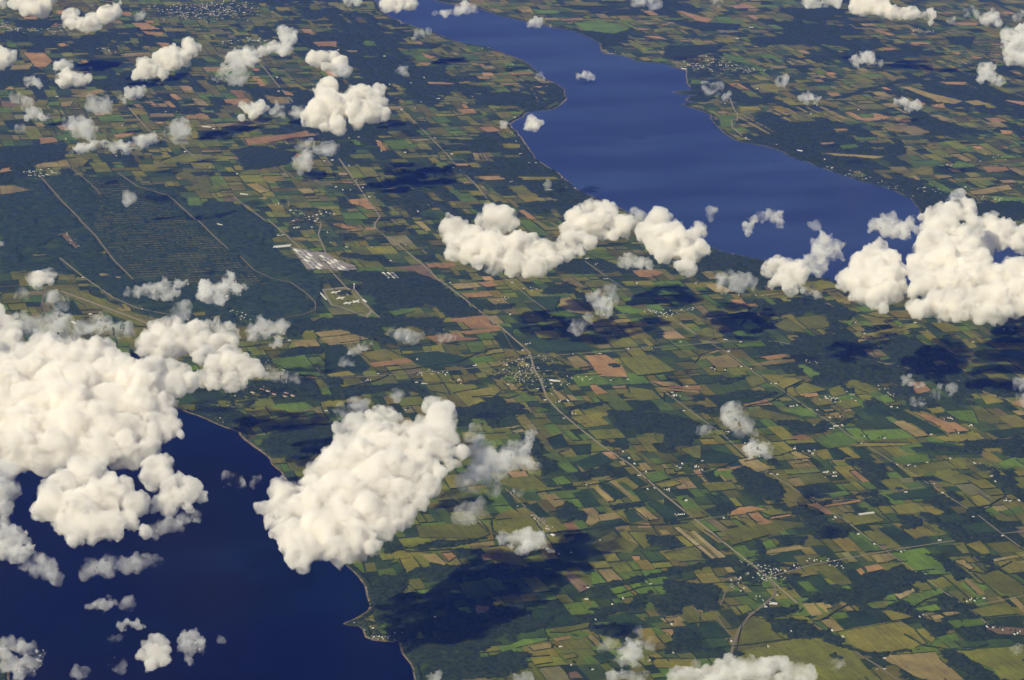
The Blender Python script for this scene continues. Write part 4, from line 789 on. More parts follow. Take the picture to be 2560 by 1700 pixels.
w|E|little curl of cloud in front of the central ground shadow|1530,690,28 1570,700,32 1545,720,24 1620,640,20 1600,690,20
w|F|transparent veil over the highway right of the central woods|430,1250,35 470,1240,38 410,1300,40 480,1310,42 540,1330,38 450,1350,30 560,1380,28 510,1390,28
m|F|soft white cloud over farm fields below the transparent veil|540,1490,34 580,1460,34 620,1480,40 660,1510,34 580,1530,34 690,1530,16
w|F|tiny flat puff left of the transparent veil|240,1373,22 275,1370,18
m|F|small bright curved wisp on the orange field below the right shadow|1580,1040,26 1565,1065,24 1620,1070,24 1670,1085,20 1600,1015,16
w|F|tiny white puff right of the curved wisp below the right shadow|1793,1083,18
w|F|faint patch of vapour at the edge of the long right shadow|1900,1100,26
w|F|thin flat wisp just below the curved wisp|1775,1148,24
w|F|low thin wisp over green fields under the curved wisp|1640,1190,24 1690,1200,24
w|F|small cloud cut by the right edge below the long shadow|2330,1070,32 2355,1090,28
w|F|lower small cloud at the right edge over an orange field|2330,1170,30 2355,1180,30
w|E|faint grey puff over woods above the giant cloud|370,1145,32
m|H|small white cloud at the bottom edge on the wooded shore|600,1550,28 640,1530,26 630,1560,26
w|H|low cloud at the bottom edge below the wooded strip|1150,1568,28 1200,1565,30
m|H|ragged upright white cloud near the bottom over farmland|1870,1330,34 1930,1340,34 1830,1380,34 1900,1400,54 1950,1400,36 1850,1440,40 1920,1460,34
w|H|small puff just above the ragged upright bottom cloud|1940,1245,26
w|H|thin wisp touching the left of the ragged upright bottom cloud|1760,1330,34 1725,1345,26
w|H|tiny wisp right of the ragged upright bottom cloud|2040,1330,26
m|I|left piece of the cloud bank along the bottom edge|-330,1540,32 -270,1530,32 -200,1550,36 -150,1560,36 -120,1530,24
c|I|broad white cloud bank along the bottom edge at the right|80,1520,34 60,1560,32 150,1550,40 230,1540,40 300,1510,40 370,1480,44 430,1450,36 480,1480,54 560,1490,58 640,1480,50 700,1480,50 760,1460,40 800,1500,50 870,1510,44 940,1520,44 980,1545,30 400,1540,56 520,1560,56 650,1560,56 780,1570,56 900,1590,50 750,1420,16 300,1600,60
w|I|small thin puff right of the broad bottom cloud bank|1110,1460,28 1150,1450,24 1120,1485,20
w|I|tiny puff above the left of the bottom cloud bank|208,1465,22
w|I|faint small veil over the olive field at the lower right edge|2310,1370,32
w|C|tiny faint puff right of the small upper right hill cloud|1415,425,24
"""
m_cum = vol_mat('cumulus_vapour', .021, 200, .38, .62, .12, .05, (.970, .956, .928), .6)
m_puff = vol_mat('puff_vapour', .015, 190, .35, .68, .25, .03, (.985, .978, .965), .4)
m_wisp = vol_mat('wisp_vapour', .0095, 230, .42, .72, .3, .0, (1, .995, .99), .8)
bm = bmesh.new(); bmesh.ops.create_icosphere(bm, subdivisions=2, radius=1); bm.verts.ensure_lookup_table()
IV = np.array([v.co[:] for v in bm.verts]); IF = np.array([[v.index for v in f.verts] for f in bm.faces]); bm.free()
_tex = {}
def texture(kind, size):
    k = (kind, round(size))
    if k not in _tex:
        t = bpy.data.textures.new('billow', kind); t.noise_scale = size
        if kind == 'CLOUDS': t.noise_depth = 3
        else: t.distance_metric = 'DISTANCE'; t.noise_intensity = 1.
        _tex[k] = t
    return _tex[k]
def make_cloud(crop, kind, label, blobs, seed):
    rg = np.random.default_rng(seed); base = {'c': 1280., 'm': 1330., 'w': 1330.}[kind]; lift = {'c': .42, 'm': .35, 'w': .25}[kind]
    b = np.array([(*P(crop, x, y), r/K) for x, y, r in blobs]); yb = (b[:, 1]+b[:, 2]).max()
    p0 = G(b[:, 0].mean(), b[:, 1].mean(), base); mpp = np.linalg.norm(p0-CP)/(F*W); cur = []
    grow = {'c': 1.2, 'm': 1.22, 'w': 1.4}[kind]
    for x, y, r in b:
        R = r*mpp*grow; z = base+.45*R+lift*(yb-y-r)*mpp; p = G(x, y, z); cur.append((*p, R))
    sph = list(cur); minr = 3.6*mpp
    for n, lo, hi, off in (((9, .30, .66, .64), (5, .3, .55, .8)) if kind == 'c' else ((10, .3, .6, .7), (4, .35, .5, .8)) if kind == 'm' else ((9, .35, .65, .8),)):
        nx = []
        for x, y, z, R in cur:
            for _ in range(n):
                v = rg.normal(size=3); v[2] += .4; v /= np.linalg.norm(v); r = R*rg.uniform(lo, hi)
                if r < minr: continue
                nx.append((*(np.array([x, y, z])+v*(R*off*rg.uniform(.85, 1.2))), r))
        sph += nx; cur = nx
    A = np.array(sph); A = A[A[:, 2]-A[:, 3] > base-350]
    V = (A[:, None, :3]+A[:, None, 3:]*IV[None]*rg.uniform(.9, 1.1, (len(A), 1, 3))).reshape(-1, 3)
    Fc = (IF[None]+(np.arange(len(A))*len(IV))[:, None, None]).reshape(-1, 3)
    o = mesh_np('cloud', V, Fc)
    md = o.modifiers.new('skin', 'REMESH'); md.mode = 'VOXEL'; md.voxel_size = (2.3 if kind == 'c' else 3.0)*mpp
    if kind != 'w': md = o.modifiers.new('soften', 'SMOOTH'); md.factor = .6; md.iterations = 8 if kind == 'c' else 4
    q = mpp/4.3
    for tx, size, st, mid in (('CLOUDS', 330, 100, .5), ('VORONOI', 185, -66, .55), ('VORONOI', 74, -30, .5), ('VORONOI', 30, -21, .42), ('CLOUDS', 60, 44, .5)) if kind == 'c' else \
            (('CLOUDS', 200, 110, .5), ('VORONOI', 70, -46, .35), ('VORONOI', 32, -20, .35), ('CLOUDS', 40, 40, .5)) if kind == 'm' else (('CLOUDS', 220, 150, .5), ('CLOUDS', 80, 90, .5)):
        md = o.modifiers.new('billow', 'DISPLACE'); md.texture = texture(tx, size*q); md.texture_coords = 'GLOBAL'; md.strength = st*q; md.mid_level = mid
    if kind == 'c': md = o.modifiers.new('clean', 'REMESH'); md.mode = 'VOXEL'; md.voxel_size = 1.9*mpp
    dg = C.evaluated_depsgraph_get(); nm = bpy.data.meshes.new_from_object(o.evaluated_get(dg)); old = o.data
    nm.materials.clear(); nm.materials.append({'c': m_cum, 'm': m_puff, 'w': m_wisp}[kind]); nm.name = 'cloud'
    o.modifiers.clear(); o.data = nm; bpy.data.meshes.remove(old)
    tag(o, label, 'cloud', 'scattered fair-weather clouds')
for i, ln in enumerate(CLOUDS.strip().split('\n')):
    kind, crop, label, bl = ln.split('|'); make_cloud(crop, kind, label, numbers(bl), i)

# ================================================================ THE AIR
bm = bmesh.new(); bmesh.ops.create_cube(bm, size=1, matrix=Matrix.Translation((8000, 10000, 5749.)) @ Matrix.Diagonal((300000, 300000, 11500, 1)))
me = bpy.data.meshes.new('haze'); bm.to_mesh(me); bm.free(); haze = bpy.data.objects.new('haze', me); col.objects.link(haze)
m = bpy.data.materials.new('clear_air'); m.use_nodes = True; n = m.node_tree.nodes; n.remove(n['Principled BSDF'])
v = n.new('ShaderNodeVolumePrincipled'); v.inputs['Color'].default_value = (.08, .18, 1, 1); v.inputs['Absorption Color'].default_value = (1, 1, 1, 1)
v.inputs['Density'].default_value = 3.7e-6; v.inputs['Anisotropy'].default_value = .0
m.node_tree.links.new(v.outputs[0], n['Material Output'].inputs['Volume']); me.materials.append(m); tag(haze, kind='stuff')

# ================================================================ BUILDINGS
PI = math.pi
def gable(w, l, h, rise, eave=.8):      # walls and roof of a gabled building, ridge along y
    a, b = w/2, l/2
    wall = ([(-a, -b, 0), (a, -b, 0), (a, b, 0), (-a, b, 0), (-a, -b, h), (a, -b, h), (a, b, h), (-a, b, h), (0, -b, h+rise), (0, b, h+rise)],
            [(0, 1, 5, 8, 4), (2, 3, 7, 9, 6), (0, 4, 7, 3), (1, 2, 6, 5), (0, 3, 2, 1)])
    e = eave; k = rise/a; z0 = h-k*e+.25
    roof = ([(-a-e, -b-e, z0), (0, -b-e, h+rise+.25), (a+e, -b-e, z0), (a+e, b+e, z0), (0, b+e, h+rise+.25), (-a-e, b+e, z0),
             (-a-e, -b-e, z0-.3), (0, -b-e, h+rise-.05), (a+e, -b-e, z0-.3), (a+e, b+e, z0-.3), (0, b+e, h+rise-.05), (-a-e, b+e, z0-.3)],
            [(0, 1, 4, 5), (1, 2, 3, 4), (6, 11, 10, 7), (7, 10, 9, 8), (0, 6, 7, 1), (1, 7, 8, 2), (5, 4, 10, 11), (4, 3, 9, 10), (0, 5, 11, 6), (2, 8, 9, 3)])
    return wall, roof
def part(name, vf, m, parent):
    me = bpy.data.meshes.new(name); me.from_pydata(vf[0], [], vf[1]); me.materials.append(m)
    o = bpy.data.objects.new(name, me); col.objects.link(o); o.parent = parent; return o
def boxvf(x0, x1, y0, y1, z0, z1):
    return ([(x0, y0, z0), (x1, y0, z0), (x1, y1, z0), (x0, y1, z0), (x0, y0, z1), (x1, y0, z1), (x1, y1, z1), (x0, y1, z1)],
            [(0, 3, 2, 1), (4, 5, 6, 7), (0, 1, 5, 4), (1, 2, 6, 5), (2, 3, 7, 6), (3, 0, 4, 7)])
def empty(name):
    o = bpy.data.objects.new(name, None); col.objects.link(o); o.empty_display_size = 5; return o
def proto_building(name, w, l, h, rise, wm, rm, chimney=False, door=None):
    r = empty(name); wv, rv = gable(w, l, h, rise); part('wall', wv, wm, r); rf = part('roof', rv, rm, r)
    if chimney: part('chimney', boxvf(w*.12, w*.12+1.2, -1, .2, h+rise*.3, h+rise+1.6), m_brick, rf)
    if door: part('door', boxvf(-door/2, door/2, -l/2-.25, -l/2-.05, .1, h*.8), m_grey, r)
    return r
def silo(h=18, rad=4):
    r = empty('silo'); n = 12; ring = [(rad*math.cos(2*PI*i/n), rad*math.sin(2*PI*i/n)) for i in range(n)]
    V = [(x, y, 0) for x, y in ring]+[(x, y, h) for x, y in ring]; part('tank', (V, [(i, (i+1) % n, n+(i+1) % n, n+i) for i in range(n)]+[tuple(range(n-1, -1, -1))]), m_silo, r)
    V = [(x*1.02, y*1.02, h) for x, y in ring]+[(x*.6, y*.6, h+rad*.6) for x, y in ring]+[(0, 0, h+rad*.75)]
    part('dome', (V, [(i, (i+1) % n, n+(i+1) % n, n+i) for i in range(n)]+[(n+i, n+(i+1) % n, 2*n) for i in range(n)]), m_white, r); return r
def dup(root, label, group, loc, rz, sc, first={}):
    if root.name not in first: first[root.name] = 1; c = root
    else:
        c = root.copy(); col.objects.link(c)
        for ch in list(root.children):
            d = ch.copy(); col.objects.link(d); d.parent = c
            for g in ch.children: e = g.copy(); col.objects.link(e); e.parent = d
    c.location = loc; c.rotation_euler = (0, 0, rz); c.scale = (sc, sc, sc); c['label'] = label
    if group: c['group'] = group
    return c
def proto_set(cat, *protos):
    for p in protos: p['category'] = cat
    return protos
HOUSES = proto_set('house', proto_building('house', 11, 17, 6, 4.5, m_wall, m_white, True), proto_building('house', 12, 18, 6, 4.5, m_wall, m_grey, True),
                   proto_building('house', 11, 16, 6, 4, m_wall, m_brown, True), proto_building('house', 16, 26, 7, 5, m_wall, m_white, True))
BARNS = proto_set('barn', proto_building('barn', 16, 36, 7, 5, m_white, m_white, False, 7), proto_building('barn', 17, 54, 6, 4.5, m_white, m_white, False, 8), proto_building('barn', 14, 28, 8, 6, m_wall, m_white, False, 6))
SILO = proto_set('silo', silo())[0]
ZB = 3.2                                # building plots lie on the field level
MARKS = [(n_, *P(c, x, y)) for n_, c, x, y in (('the prison', 'E', 50, 510), ('the runway', 'D', 700, 580), ('the central village', 'E', 1230, 970), ('the lower right village', 'I', 630, 860),
    ('the central ground shadow', 'E', 1500, 720), ('the large orange field', 'F', 1830, 1330), ('the big notched orange field', 'E', 1750, 960), ('the split orange field', 'I', 620, 490),
    ('the twin pale strips', 'I', 230, 680), ('the bottom cloud bank', 'I', 500, 1500), ('the curving brown road', 'I', 600, 1110), ('the separate flat cloud', 'H', 1200, 660), ('the wooded lake point', 'H', 200, 1230),
    ('the great lower right wood', 'I', 1450, 960), ('the bright green field at the right', 'I', 1650, 800), ('the winding creek wood', 'F', 1150, 1340), ('the striped tan field', 'F', 400, 920), ('the huge right cloud', 'F', 1900, 650),
    ('the triangular cloud', 'F', 1350, 560), ('the long right shadow', 'F', 1500, 870), ('the broad bright cloud', 'E', 1100, 240), ('the tan fields left of the village', 'E', 820, 680), ('the diamond tan field', 'E', 1620, 1310),
    ('the giant lower cloud', 'H', 200, 200), ('the plume', 'E', 1230, 1470), ('the big lower shadow', 'H', 900, 1000), ('the warehouse rows', 'D', 2050, 260), ('the depot gate village', 'A', 2000, 1400), ('the bright two-headed cloud', 'A', 2200, 700),
    ('the long lumpy cloud', 'A', 1080, 400), ('the flat ribbon cloud', 'A', 760, 960), ('the long orange field', 'A', 1830, 910), ('the lakeside village', 'D', 1700, 1000), ('the wooded cape', 'B', 1430, 640), ('the small bay', 'B', 1180, 800), ('the wooded ground shadow', 'B', 420, 1180),
    ('the striped shore fields', 'C', 620, 820), ('the long tan field', 'C', 1750, 620), ('the crescent cloud', 'C', 650, 1440), ('the far shore town', 'C', 250, 440), ('the long far shore village', 'C', 1450, 1200), ('the top right cloud', 'C', 1500, 80),
    ('the orange fields in the upper left', 'A', 250, 390), ('the depot rows', 'A', 1000, 1400), ('the twin-peaked cloud', 'A', 1700, 350), ('the orange highway field', 'H', 1500, 570), ('the dark wood in the lower right', 'I', 640, 300), ('the transparent veil', 'F', 480, 1300),
    ('the airfield cloud', 'D', 270, 370), ('the lower right olive field', 'I', 1450, 1300), ('the lower right corner field', 'I', 1700, 1480), ('the lower right road crossing', 'I', 2190, 610), ('the wide creek woods', 'I', 2200, 250))]
def whereabouts(q):                     # which landmark a building lies nearest, and on which side of it
    x, y = proj(np.array([q[0], q[1], 0.])); n_, mx, my = min(MARKS, key=lambda m: (m[1]-x)**2+(m[2]-y)**2); dx, dy = x-mx, y-my; d = math.hypot(dx, dy)
    side = ('right of', 'below right of', 'below', 'below left of', 'left of', 'above left of', 'above', 'above right of')[int(round(math.atan2(dy, dx)/(PI/4))) % 8]
    return ('close ' if d < 40 else '' if d < 85 else 'well ' if d < 150 else 'far ')+side+' '+n_
PI = math.pi
def settle(name, crop, spots, n_clamp, spread, label, group, plots, big=.08, sc=.95, part_=.95):
    """houses of one village scattered round its streets"""
    C0 = np.mean([P(crop, x, y) for x, y, n in plots], 0) if plots else None
    rg = random.Random(name); done = []
    for (x, y, n) in plots:
        q0 = GP(crop, x, y)[:2]
        for _ in range(int(n*part_+.5)):
            for _t in range(20):
                q = q0 + np.array([rg.gauss(0, spread), rg.gauss(0, spread)])
                if all(abs(q[0]-a)+abs(q[1]-b) > 34 for a, b in done) and not in_water(q[None])[0]: break
            done.append(tuple(q)); h = HOUSES[3] if rg.random() < big else HOUSES[rg.choice((0, 0, 1, 1, 2))]
            e = proj(np.array([q[0], q[1], 0.]))-C0; sector = ('right', 'lower right', 'lower', 'lower left', 'left', 'upper left', 'upper', 'upper right')[int(round(math.atan2(e[1], e[0])/(PI/4))) % 8] if np.hypot(*e) > 14 else 'middle'
            lk = {HOUSES[0].name: 'pale-roofed', HOUSES[1].name: 'grey-roofed', HOUSES[2].name: 'brown-roofed', HOUSES[3].name: 'large pale-roofed'}[h.name]
            dup(h, '%s %s, in the %s part' % (lk, label, sector), group, (q[0], q[1], ZB), R_(rg.choice((-3.5, 86.5))+rg.gauss(0, 4)), sc*rg.uniform(.75, 1.1))
    return np.array(done)
T = []                                  # street trees of the villages
cent = settle('crossroads', 'E', None, 0, 75, 'house in the central crossroads village', 'houses of the central crossroads village',
    [tuple(map(float, t.split(','))) for t in "1110,920,6 1180,915,6 1260,905,9 1320,905,7 1150,960,9 1210,960,12 1270,970,10 1110,990,7 1190,1000,12 1250,1000,9 1310,1000,7 1160,1040,8 1230,1040,10 1290,1050,8 1050,1000,5 1340,1060,5 1180,1080,5 1260,1085,5 1400,1090,3 1360,1130,3 1000,1020,3".split()], .12)
settle('south', 'I', None, 0, 62, 'house in the lower right village', 'houses of the lower right village',
    [tuple(map(float, t.split(','))) for t in "540,790,3 580,830,6 620,865,12 660,850,7 700,880,7 740,890,5 560,880,4 500,900,4 450,910,3 610,900,5 680,910,5 640,820,4 760,850,3 700,830,4".split()], .15)
settle('lakeside', 'D', None, 0, 85, 'house in the lakeside village', 'houses of the lakeside village',
    [tuple(map(float, t.split(','))) for t in "1620,890,3 1700,930,5 1790,970,6 1830,1040,4 1700,1100,5 1560,1110,5 1450,1220,5 1390,1250,4 1500,1300,4 1330,1220,3 1880,1030,4 1600,1080,3".split()], .1, 1.2)
settle('north gate', 'A', None, 0, 95, 'house in the depot gate village', 'houses of the depot gate settlement',
    [tuple(map(float, t.split(','))) for t in "1860,1340,4 1930,1400,6 2000,1405,5 2050,1440,7 1950,1490,4 2100,1390,3 2150,1385,3".split()], .15, 1.3)
settle('point', 'H', None, 0, 40, 'cottage on the lower lake point', 'cottages on the lower lake point',
    [tuple(map(float, t.split(','))) for t in "90,1195,2 170,1240,3 210,1280,4 250,1295,5 300,1300,5 340,1290,4 200,1310,0 380,1270,3 430,1265,2".split()], .05, .9)
# farmsteads: barns with a house and now and then a silo
FARMS = {
'A': ('in the upper left of the picture', "370,635,2 130,495,1 710,330,1 1085,735,2 1820,600,1 1810,510,1 800,825,1 430,912,0 95,987,1 1350,830,2 1395,845,1 1210,995,1 1260,1000,0 1310,1050,1 1370,1095,0 760,1022,1 515,895,0 1240,1042,0 1550,1140,0 700,1140,0 2120,1055,1 2170,1050,1 2280,1085,1 2195,1225,0 2240,1245,0 2140,1520,1 1950,1490,1 2210,330,1 870,295,0 1820,1335,1 110,910,0"),
'B': ('between the bright upper cloud and the upper lake', "325,555,1 465,545,2 550,510,0 640,648,2 530,670,1 490,705,2 400,720,0 620,905,1 270,990,1 425,1000,1 730,1010,2 60,1085,1 110,1180,0 150,1230,1 190,1290,2 70,1245,0 1110,1190,2 1140,770,2 580,1345,1 510,1385,1 740,1100,1 820,1100,0 980,1340,1 1280,1070,1 1400,1240,0 250,1353,0 60,905,1 120,900,0 1180,1010,0 290,370,0 560,460,0 1370,1245,2 930,1230,1"),
'C': ('on the far side of the upper lake', "610,582,1 480,255,1 400,680,1 960,748,1 1270,720,1 1750,120,1 2065,1055,1 1850,1080,1 2200,1045,0 535,905,1 735,950,0 1050,1045,1 1100,1100,0 1970,1225,1 1640,960,0 1920,365,0 2140,572,0 1780,690,0 2050,310,0"),
'D': ('beside the airfield and the depot wood', "540,380,1 1890,790,1 1780,1020,0 2130,1250,1 1370,0,0 2140,85,1 2160,150,1 2260,180,1 1940,55,1 1820,105,2 1850,100,1 2060,10,1 1580,632,0 930,585,0 1230,655,0 1290,670,0 1750,1415,0"),
'E': ('around the central crossroads village', "1215,815,2 1195,855,1 1695,880,2 1520,880,0 880,955,2 180,1050,2 250,1008,1 520,1005,1 700,1000,1 690,1015,1 500,1065,1 545,1073,2 775,1048,2 790,1073,1 670,722,1 430,1245,1 1490,1185,2 1430,1190,2 1340,1180,1 1540,1270,1 1520,1268,0 1460,1300,2 1610,255,2 1670,293,2 1725,388,2 1940,418,1 2330,415,2 1125,412,1 720,412,1 430,165,1 50,180,1 210,180,1 1110,620,0 1770,1050,1 1880,1045,1 1380,635,0 2225,800,1 2040,843,0 1885,845,0 2180,1150,2 2170,1130,1 1740,1470,1 1890,1560,1 945,1265,1 505,915,0 330,270,1"),
'F': ('in the right half of the picture', "400,785,2 420,862,2 310,970,2 330,980,1 505,962,1 570,975,1 400,985,0 700,1070,2 730,1073,1 830,1220,2 870,1215,1 1000,1245,1 1085,1295,1 1090,1365,2 1120,1350,2 1165,1345,2 1310,1415,1 1485,1225,1 1525,1230,1 1860,1300,2 1880,1305,1 1745,1405,1 1925,1395,1 2010,1345,2 400,1385,2 420,1390,1 150,1090,1 65,1150,2 130,1250,1 850,1500,2 940,1510,2 970,1530,1 1600,1170,0 1860,1120,0 1250,672,1 1640,675,1 2220,718,2 2260,722,2 2020,800,1 1540,700,0 1310,745,0 930,920,1 1400,955,0 860,545,0 210,415,2 600,495,1 1290,1465,1 530,1462,0 1150,1290,0 1440,1430,0 2250,1450,1 490,495,0 500,800,0"),
'H': ('beside the highway below the giant cloud', "1120,345,2 1160,437,1 1610,298,2 2150,325,2 2230,490,2 1955,235,2 1925,160,1 2000,212,1 2320,180,2 2200,175,1 2010,325,1 2055,318,1 1390,628,1 1510,740,1 1700,660,1 1430,750,1 1610,1045,1 1670,1180,1 2165,1210,1 1440,1355,0 1510,1475,1 2025,1445,2 1650,1505,1 1850,1040,1 2030,945,0 1780,1080,1 2260,400,1 1850,80,0 2140,160,0 1620,970,0 620,1160,0"),
'I': ('on the plain at the lower right', "250,140,1 105,185,1 210,180,2 250,200,1 390,515,1 100,490,2 145,400,1 20,330,2 740,230,1 700,225,1 950,80,2 970,95,1 860,65,1 1050,215,2 1110,220,2 1110,240,2 1240,120,0 1600,170,1 1640,175,1 1525,165,1 1720,150,0 1870,125,1 2030,155,2 2140,240,1 2165,275,1 2230,400,2 2260,403,1 2320,400,1 2020,505,1 1580,345,1 1120,510,2 1270,620,1 1410,375,1 850,825,1 1550,735,2 1375,685,0 2015,650,1 2210,630,1 2000,1050,2 2030,1055,2 1980,1060,1 2090,1040,0 1700,1175,2 1670,1160,0 1960,1115,1 2150,1230,2 2110,1225,1 2310,1265,2 2290,1275,1 2210,1245,0 1170,1290,1 1100,1250,0 1440,1500,2 830,1255,1 680,1355,1 420,1205,0 465,1420,0 440,1320,0 665,1095,1 740,1020,1 1800,660,1 1700,880,0 1820,350,1 1760,290,1 1440,1430,0 50,1210,1 60,1395,0 120,160,0 480,210,0"),
}
rgf = random.Random(9); nb = 0; TV = []; TF = []
def clump(q, r):                        # a few yard trees
    for _ in range(rgf.randint(2, 5)):
        c = q+np.array([rgf.gauss(0, r), rgf.gauss(0, r)]); a = rgf.uniform(8, 17); h = rgf.uniform(10, 18); n0 = len(TV)
        ring = [(c[0]+a*math.cos(t)*rgf.uniform(.7, 1.2), c[1]+a*math.sin(t)*rgf.uniform(.7, 1.2)) for t in np.arange(6)*PI/3]
        TV.extend([(x, y, 4.) for x, y in ring]+[(c[0]+(x-c[0])*.6, c[1]+(y-c[1])*.6, 4+h*rgf.uniform(.7, 1)) for x, y in ring]+[(c[0], c[1], 5+h)]*1)
        for i in range(6): j = (i+1) % 6; TF.extend([(n0+i, n0+j, n0+6+j), (n0+i, n0+6+j, n0+6+i), (n0+6+i, n0+6+j, n0+12)])
for crop, (where, s) in FARMS.items():
    for x, y, big in numbers(s):
        q0 = GP(crop[0], x, y)[:2]
        if big == 0 and rgf.random() < .35: continue
        bi = rgf.choice((0, 0, 1, 1, 2)) if big > 1 else rgf.choice((0, 0, 2)); far_ = 1.25 if np.hypot(*(q0-CP[:2])) > 42000 else 1.; w_ = whereabouts(q0)
        dup(BARNS[bi], ('white barn ', 'long white barn ', 'small barn ')[bi]+w_, 'farm barns', (q0[0], q0[1], ZB+2.5), R_(rgf.choice((-3.5, 86.5))), rgf.uniform(.75, 1.1)*far_); nb += 1
        clump(q0+np.array([rgf.uniform(-50, 50), rgf.uniform(25, 55)]), 22)
        if big > 1:
            q = q0+np.array([rgf.gauss(0, 50), rgf.gauss(0, 38)]); hi_ = rgf.choice((0, 1, 2)); dup(HOUSES[hi_], ('pale-roofed', 'grey-roofed', 'brown-roofed')[hi_]+' farmhouse '+w_, 'farmhouses', (q[0], q[1], ZB+2.5), R_(rgf.choice((-3.5, 86.5))), 1.)
            if rgf.random() < .5: q = q0+np.array([rgf.uniform(25, 40), rgf.uniform(-30, 30)]); dup(SILO, 'steel silo on the farm '+w_, 'silos', (q[0], q[1], ZB+2.5), 0, .9)
tag(mesh_np('farmyard_trees', TV, TF, [m_wood]), kind='stuff')

# the prison: white cross-shaped cell blocks inside a fenced lawn, and the water tower by the highway
pr = poly2('E', numbers("-120,455 20,440 100,455 215,600 180,640 0,572 -60,560"))
yard = sheet('prison_yard', pr, 6.2, m_pave); tag(yard, kind='structure')
lawn = sheet('prison_lawn', (pr-pr.mean(0))*.9+pr.mean(0), 6.5, crop_mats['m']); tag(lawn, kind='structure')
def cross_block(x, y, rz, s, label):
    r = empty('cell_block'); tag(r, label, 'prison block', 'cross-shaped blocks of the prison'); p = GP('E', x, y); r.location = (p[0], p[1], 6.8); r.rotation_euler = (0, 0, R_(rz)); r.scale = (s, s, s)
    part('wing', boxvf(-62, 62, -9, 9, 0, 9), m_white, r); part('wing', boxvf(-9, 9, 9.2, 52, 0, 8.8), m_white, r); part('wing', boxvf(-9, 9, -52, -9.2, 0, 8.8), m_white, r)
    part('roof', boxvf(-63, 63, -10, 10, 9.1, 10), m_silo, r); part('tower', boxvf(-7, 7, -7, 7, 10.1, 15), m_wall, r)
for x, y, rz, s, lb in ((-35, 478, 20, 1, 'white cross-shaped prison block at the far left of the yard'), (5, 470, 20, .8, 'white cross-shaped prison block at the far side of the yard'),
                        (40, 490, 20, .9, 'white cross-shaped prison block at the far right of the yard'), (5, 515, 20, 1.1, 'white cross-shaped prison block in the centre of the yard'),
                        (50, 548, 20, 1.1, 'white cross-shaped prison block at the near side of the yard'), (105, 538, 40, 1.1, 'white cross-shaped prison block nearest the highway')):
    cross_block(x, y, rz, s, lb)
def long_block(name, crop, x0, y0, x1, y1, wdt, hgt, rm, label, cat, group=None, z=6.8):
    a, b = GP(crop, x0, y0), GP(crop, x1, y1); d = b-a; ln_ = max(20., np.hypot(d[0], d[1])); r = empty(name); r.location = ((a[0]+b[0])/2, (a[1]+b[1])/2, z)
    r.rotation_euler = (0, 0, math.atan2(d[1], d[0])-PI/2); wv, rv = gable(wdt, ln_, hgt, wdt*.12); part('wall', wv, m_wall, r); part('roof', rv, rm, r); tag(r, label, cat, group); return r
long_block('storehouse', 'E', 150, 525, 172, 540, 30, 9, m_white, 'white storehouse on the highway side of the prison yard', 'storehouse')
long_block('storehouse', 'E', -128, 480, -88, 525, 20, 8, m_white, 'long white storehouse along the far left fence of the prison', 'storehouse')
tw = empty('water_tower'); p = GP('E', 92, 452); tw.location = (p[0], p[1], 6.5); tag(tw, 'tall white water tower beside the highway at the prison', 'water tower')
n = 12
def frustum(r0, r1, z0, z1, n=12):
    V = [(r0*math.cos(2*PI*i/n), r0*math.sin(2*PI*i/n), z0) for i in range(n)]+[(r1*math.cos(2*PI*i/n), r1*math.sin(2*PI*i/n), z1) for i in range(n)]
    return V, [(i, (i+1) % n, n+(i+1) % n, n+i) for i in range(n)]+[tuple(range(n-1, -1, -1)), tuple(range(n, 2*n))]
part('stem', frustum(7, 5, 0, 62), m_white, tw); part('tank', frustum(6, 17, 62.1, 72), m_white, tw); part('tank_lid', frustum(17, 7, 72.1, 82), m_white, tw)

# depot storehouses: long pale roofs in rows on bare brown ground
yd = poly2('D', numbers("1895,180 1990,195 2060,205 2120,215 2200,260 2320,300 2330,325 2200,335 2150,320 2060,325 2010,330 1960,260"))
tag(sheet('storage_yard', yd, 6.2, m_pave), kind='structure')
k = 0; ORD = ('first', 'second', 'third', 'fourth', 'fifth', 'sixth', 'seventh')
for r in range(3):
    for j in range(6):
        x0 = 1925+j*22+r*34; y0 = 195+j*22+r*4
        if r == 2 and j > 4: continue
        long_block('storehouse', 'D', x0, y0, x0+26, y0+17, 46, 8, (m_white, m_grey, m_grey)[(j+r) % 3], 'long storehouse, %s in the %s row of the left depot block' % (ORD[j], ('far', 'middle', 'near')[r]), 'storehouse', 'storehouses in the left depot rows'); k += 1
for r in range(3):
    for j in range(4):
        x0 = 2095+j*24+r*45; y0 = 235+j*22+r*14
        long_block('storehouse', 'D', x0, y0, x0+24, y0+16, 46, 8, (m_white, m_grey)[(j+r) % 2], 'long storehouse, %s in the %s row of the right depot block' % (ORD[j], ('far', 'middle', 'near')[r]), 'storehouse', 'storehouses in the right depot rows')
for j in range(7):
    long_block('warehouse', 'D', 1790+j*16, 186-j*1.5, 1800+j*16, 176-j*1.5, 40, 10, m_white, 'short white warehouse, %s from the left at the depot corner' % ORD[j], 'warehouse', 'white warehouses at the depot corner')
tag(sheet('storage_yard', poly2('E', numbers("272,343 350,343 388,378 300,392")), 6.2, m_pave), kind='structure')
for x, lb in ((280, 'left'), (312, 'middle'), (340, 'right')):
    long_block('storehouse', 'E', x, 348, x+42, 386, 40, 9, m_white if lb != 'right' else m_grey, '%s one of three long pale storehouses in the isolated yard' % lb, 'storehouse')
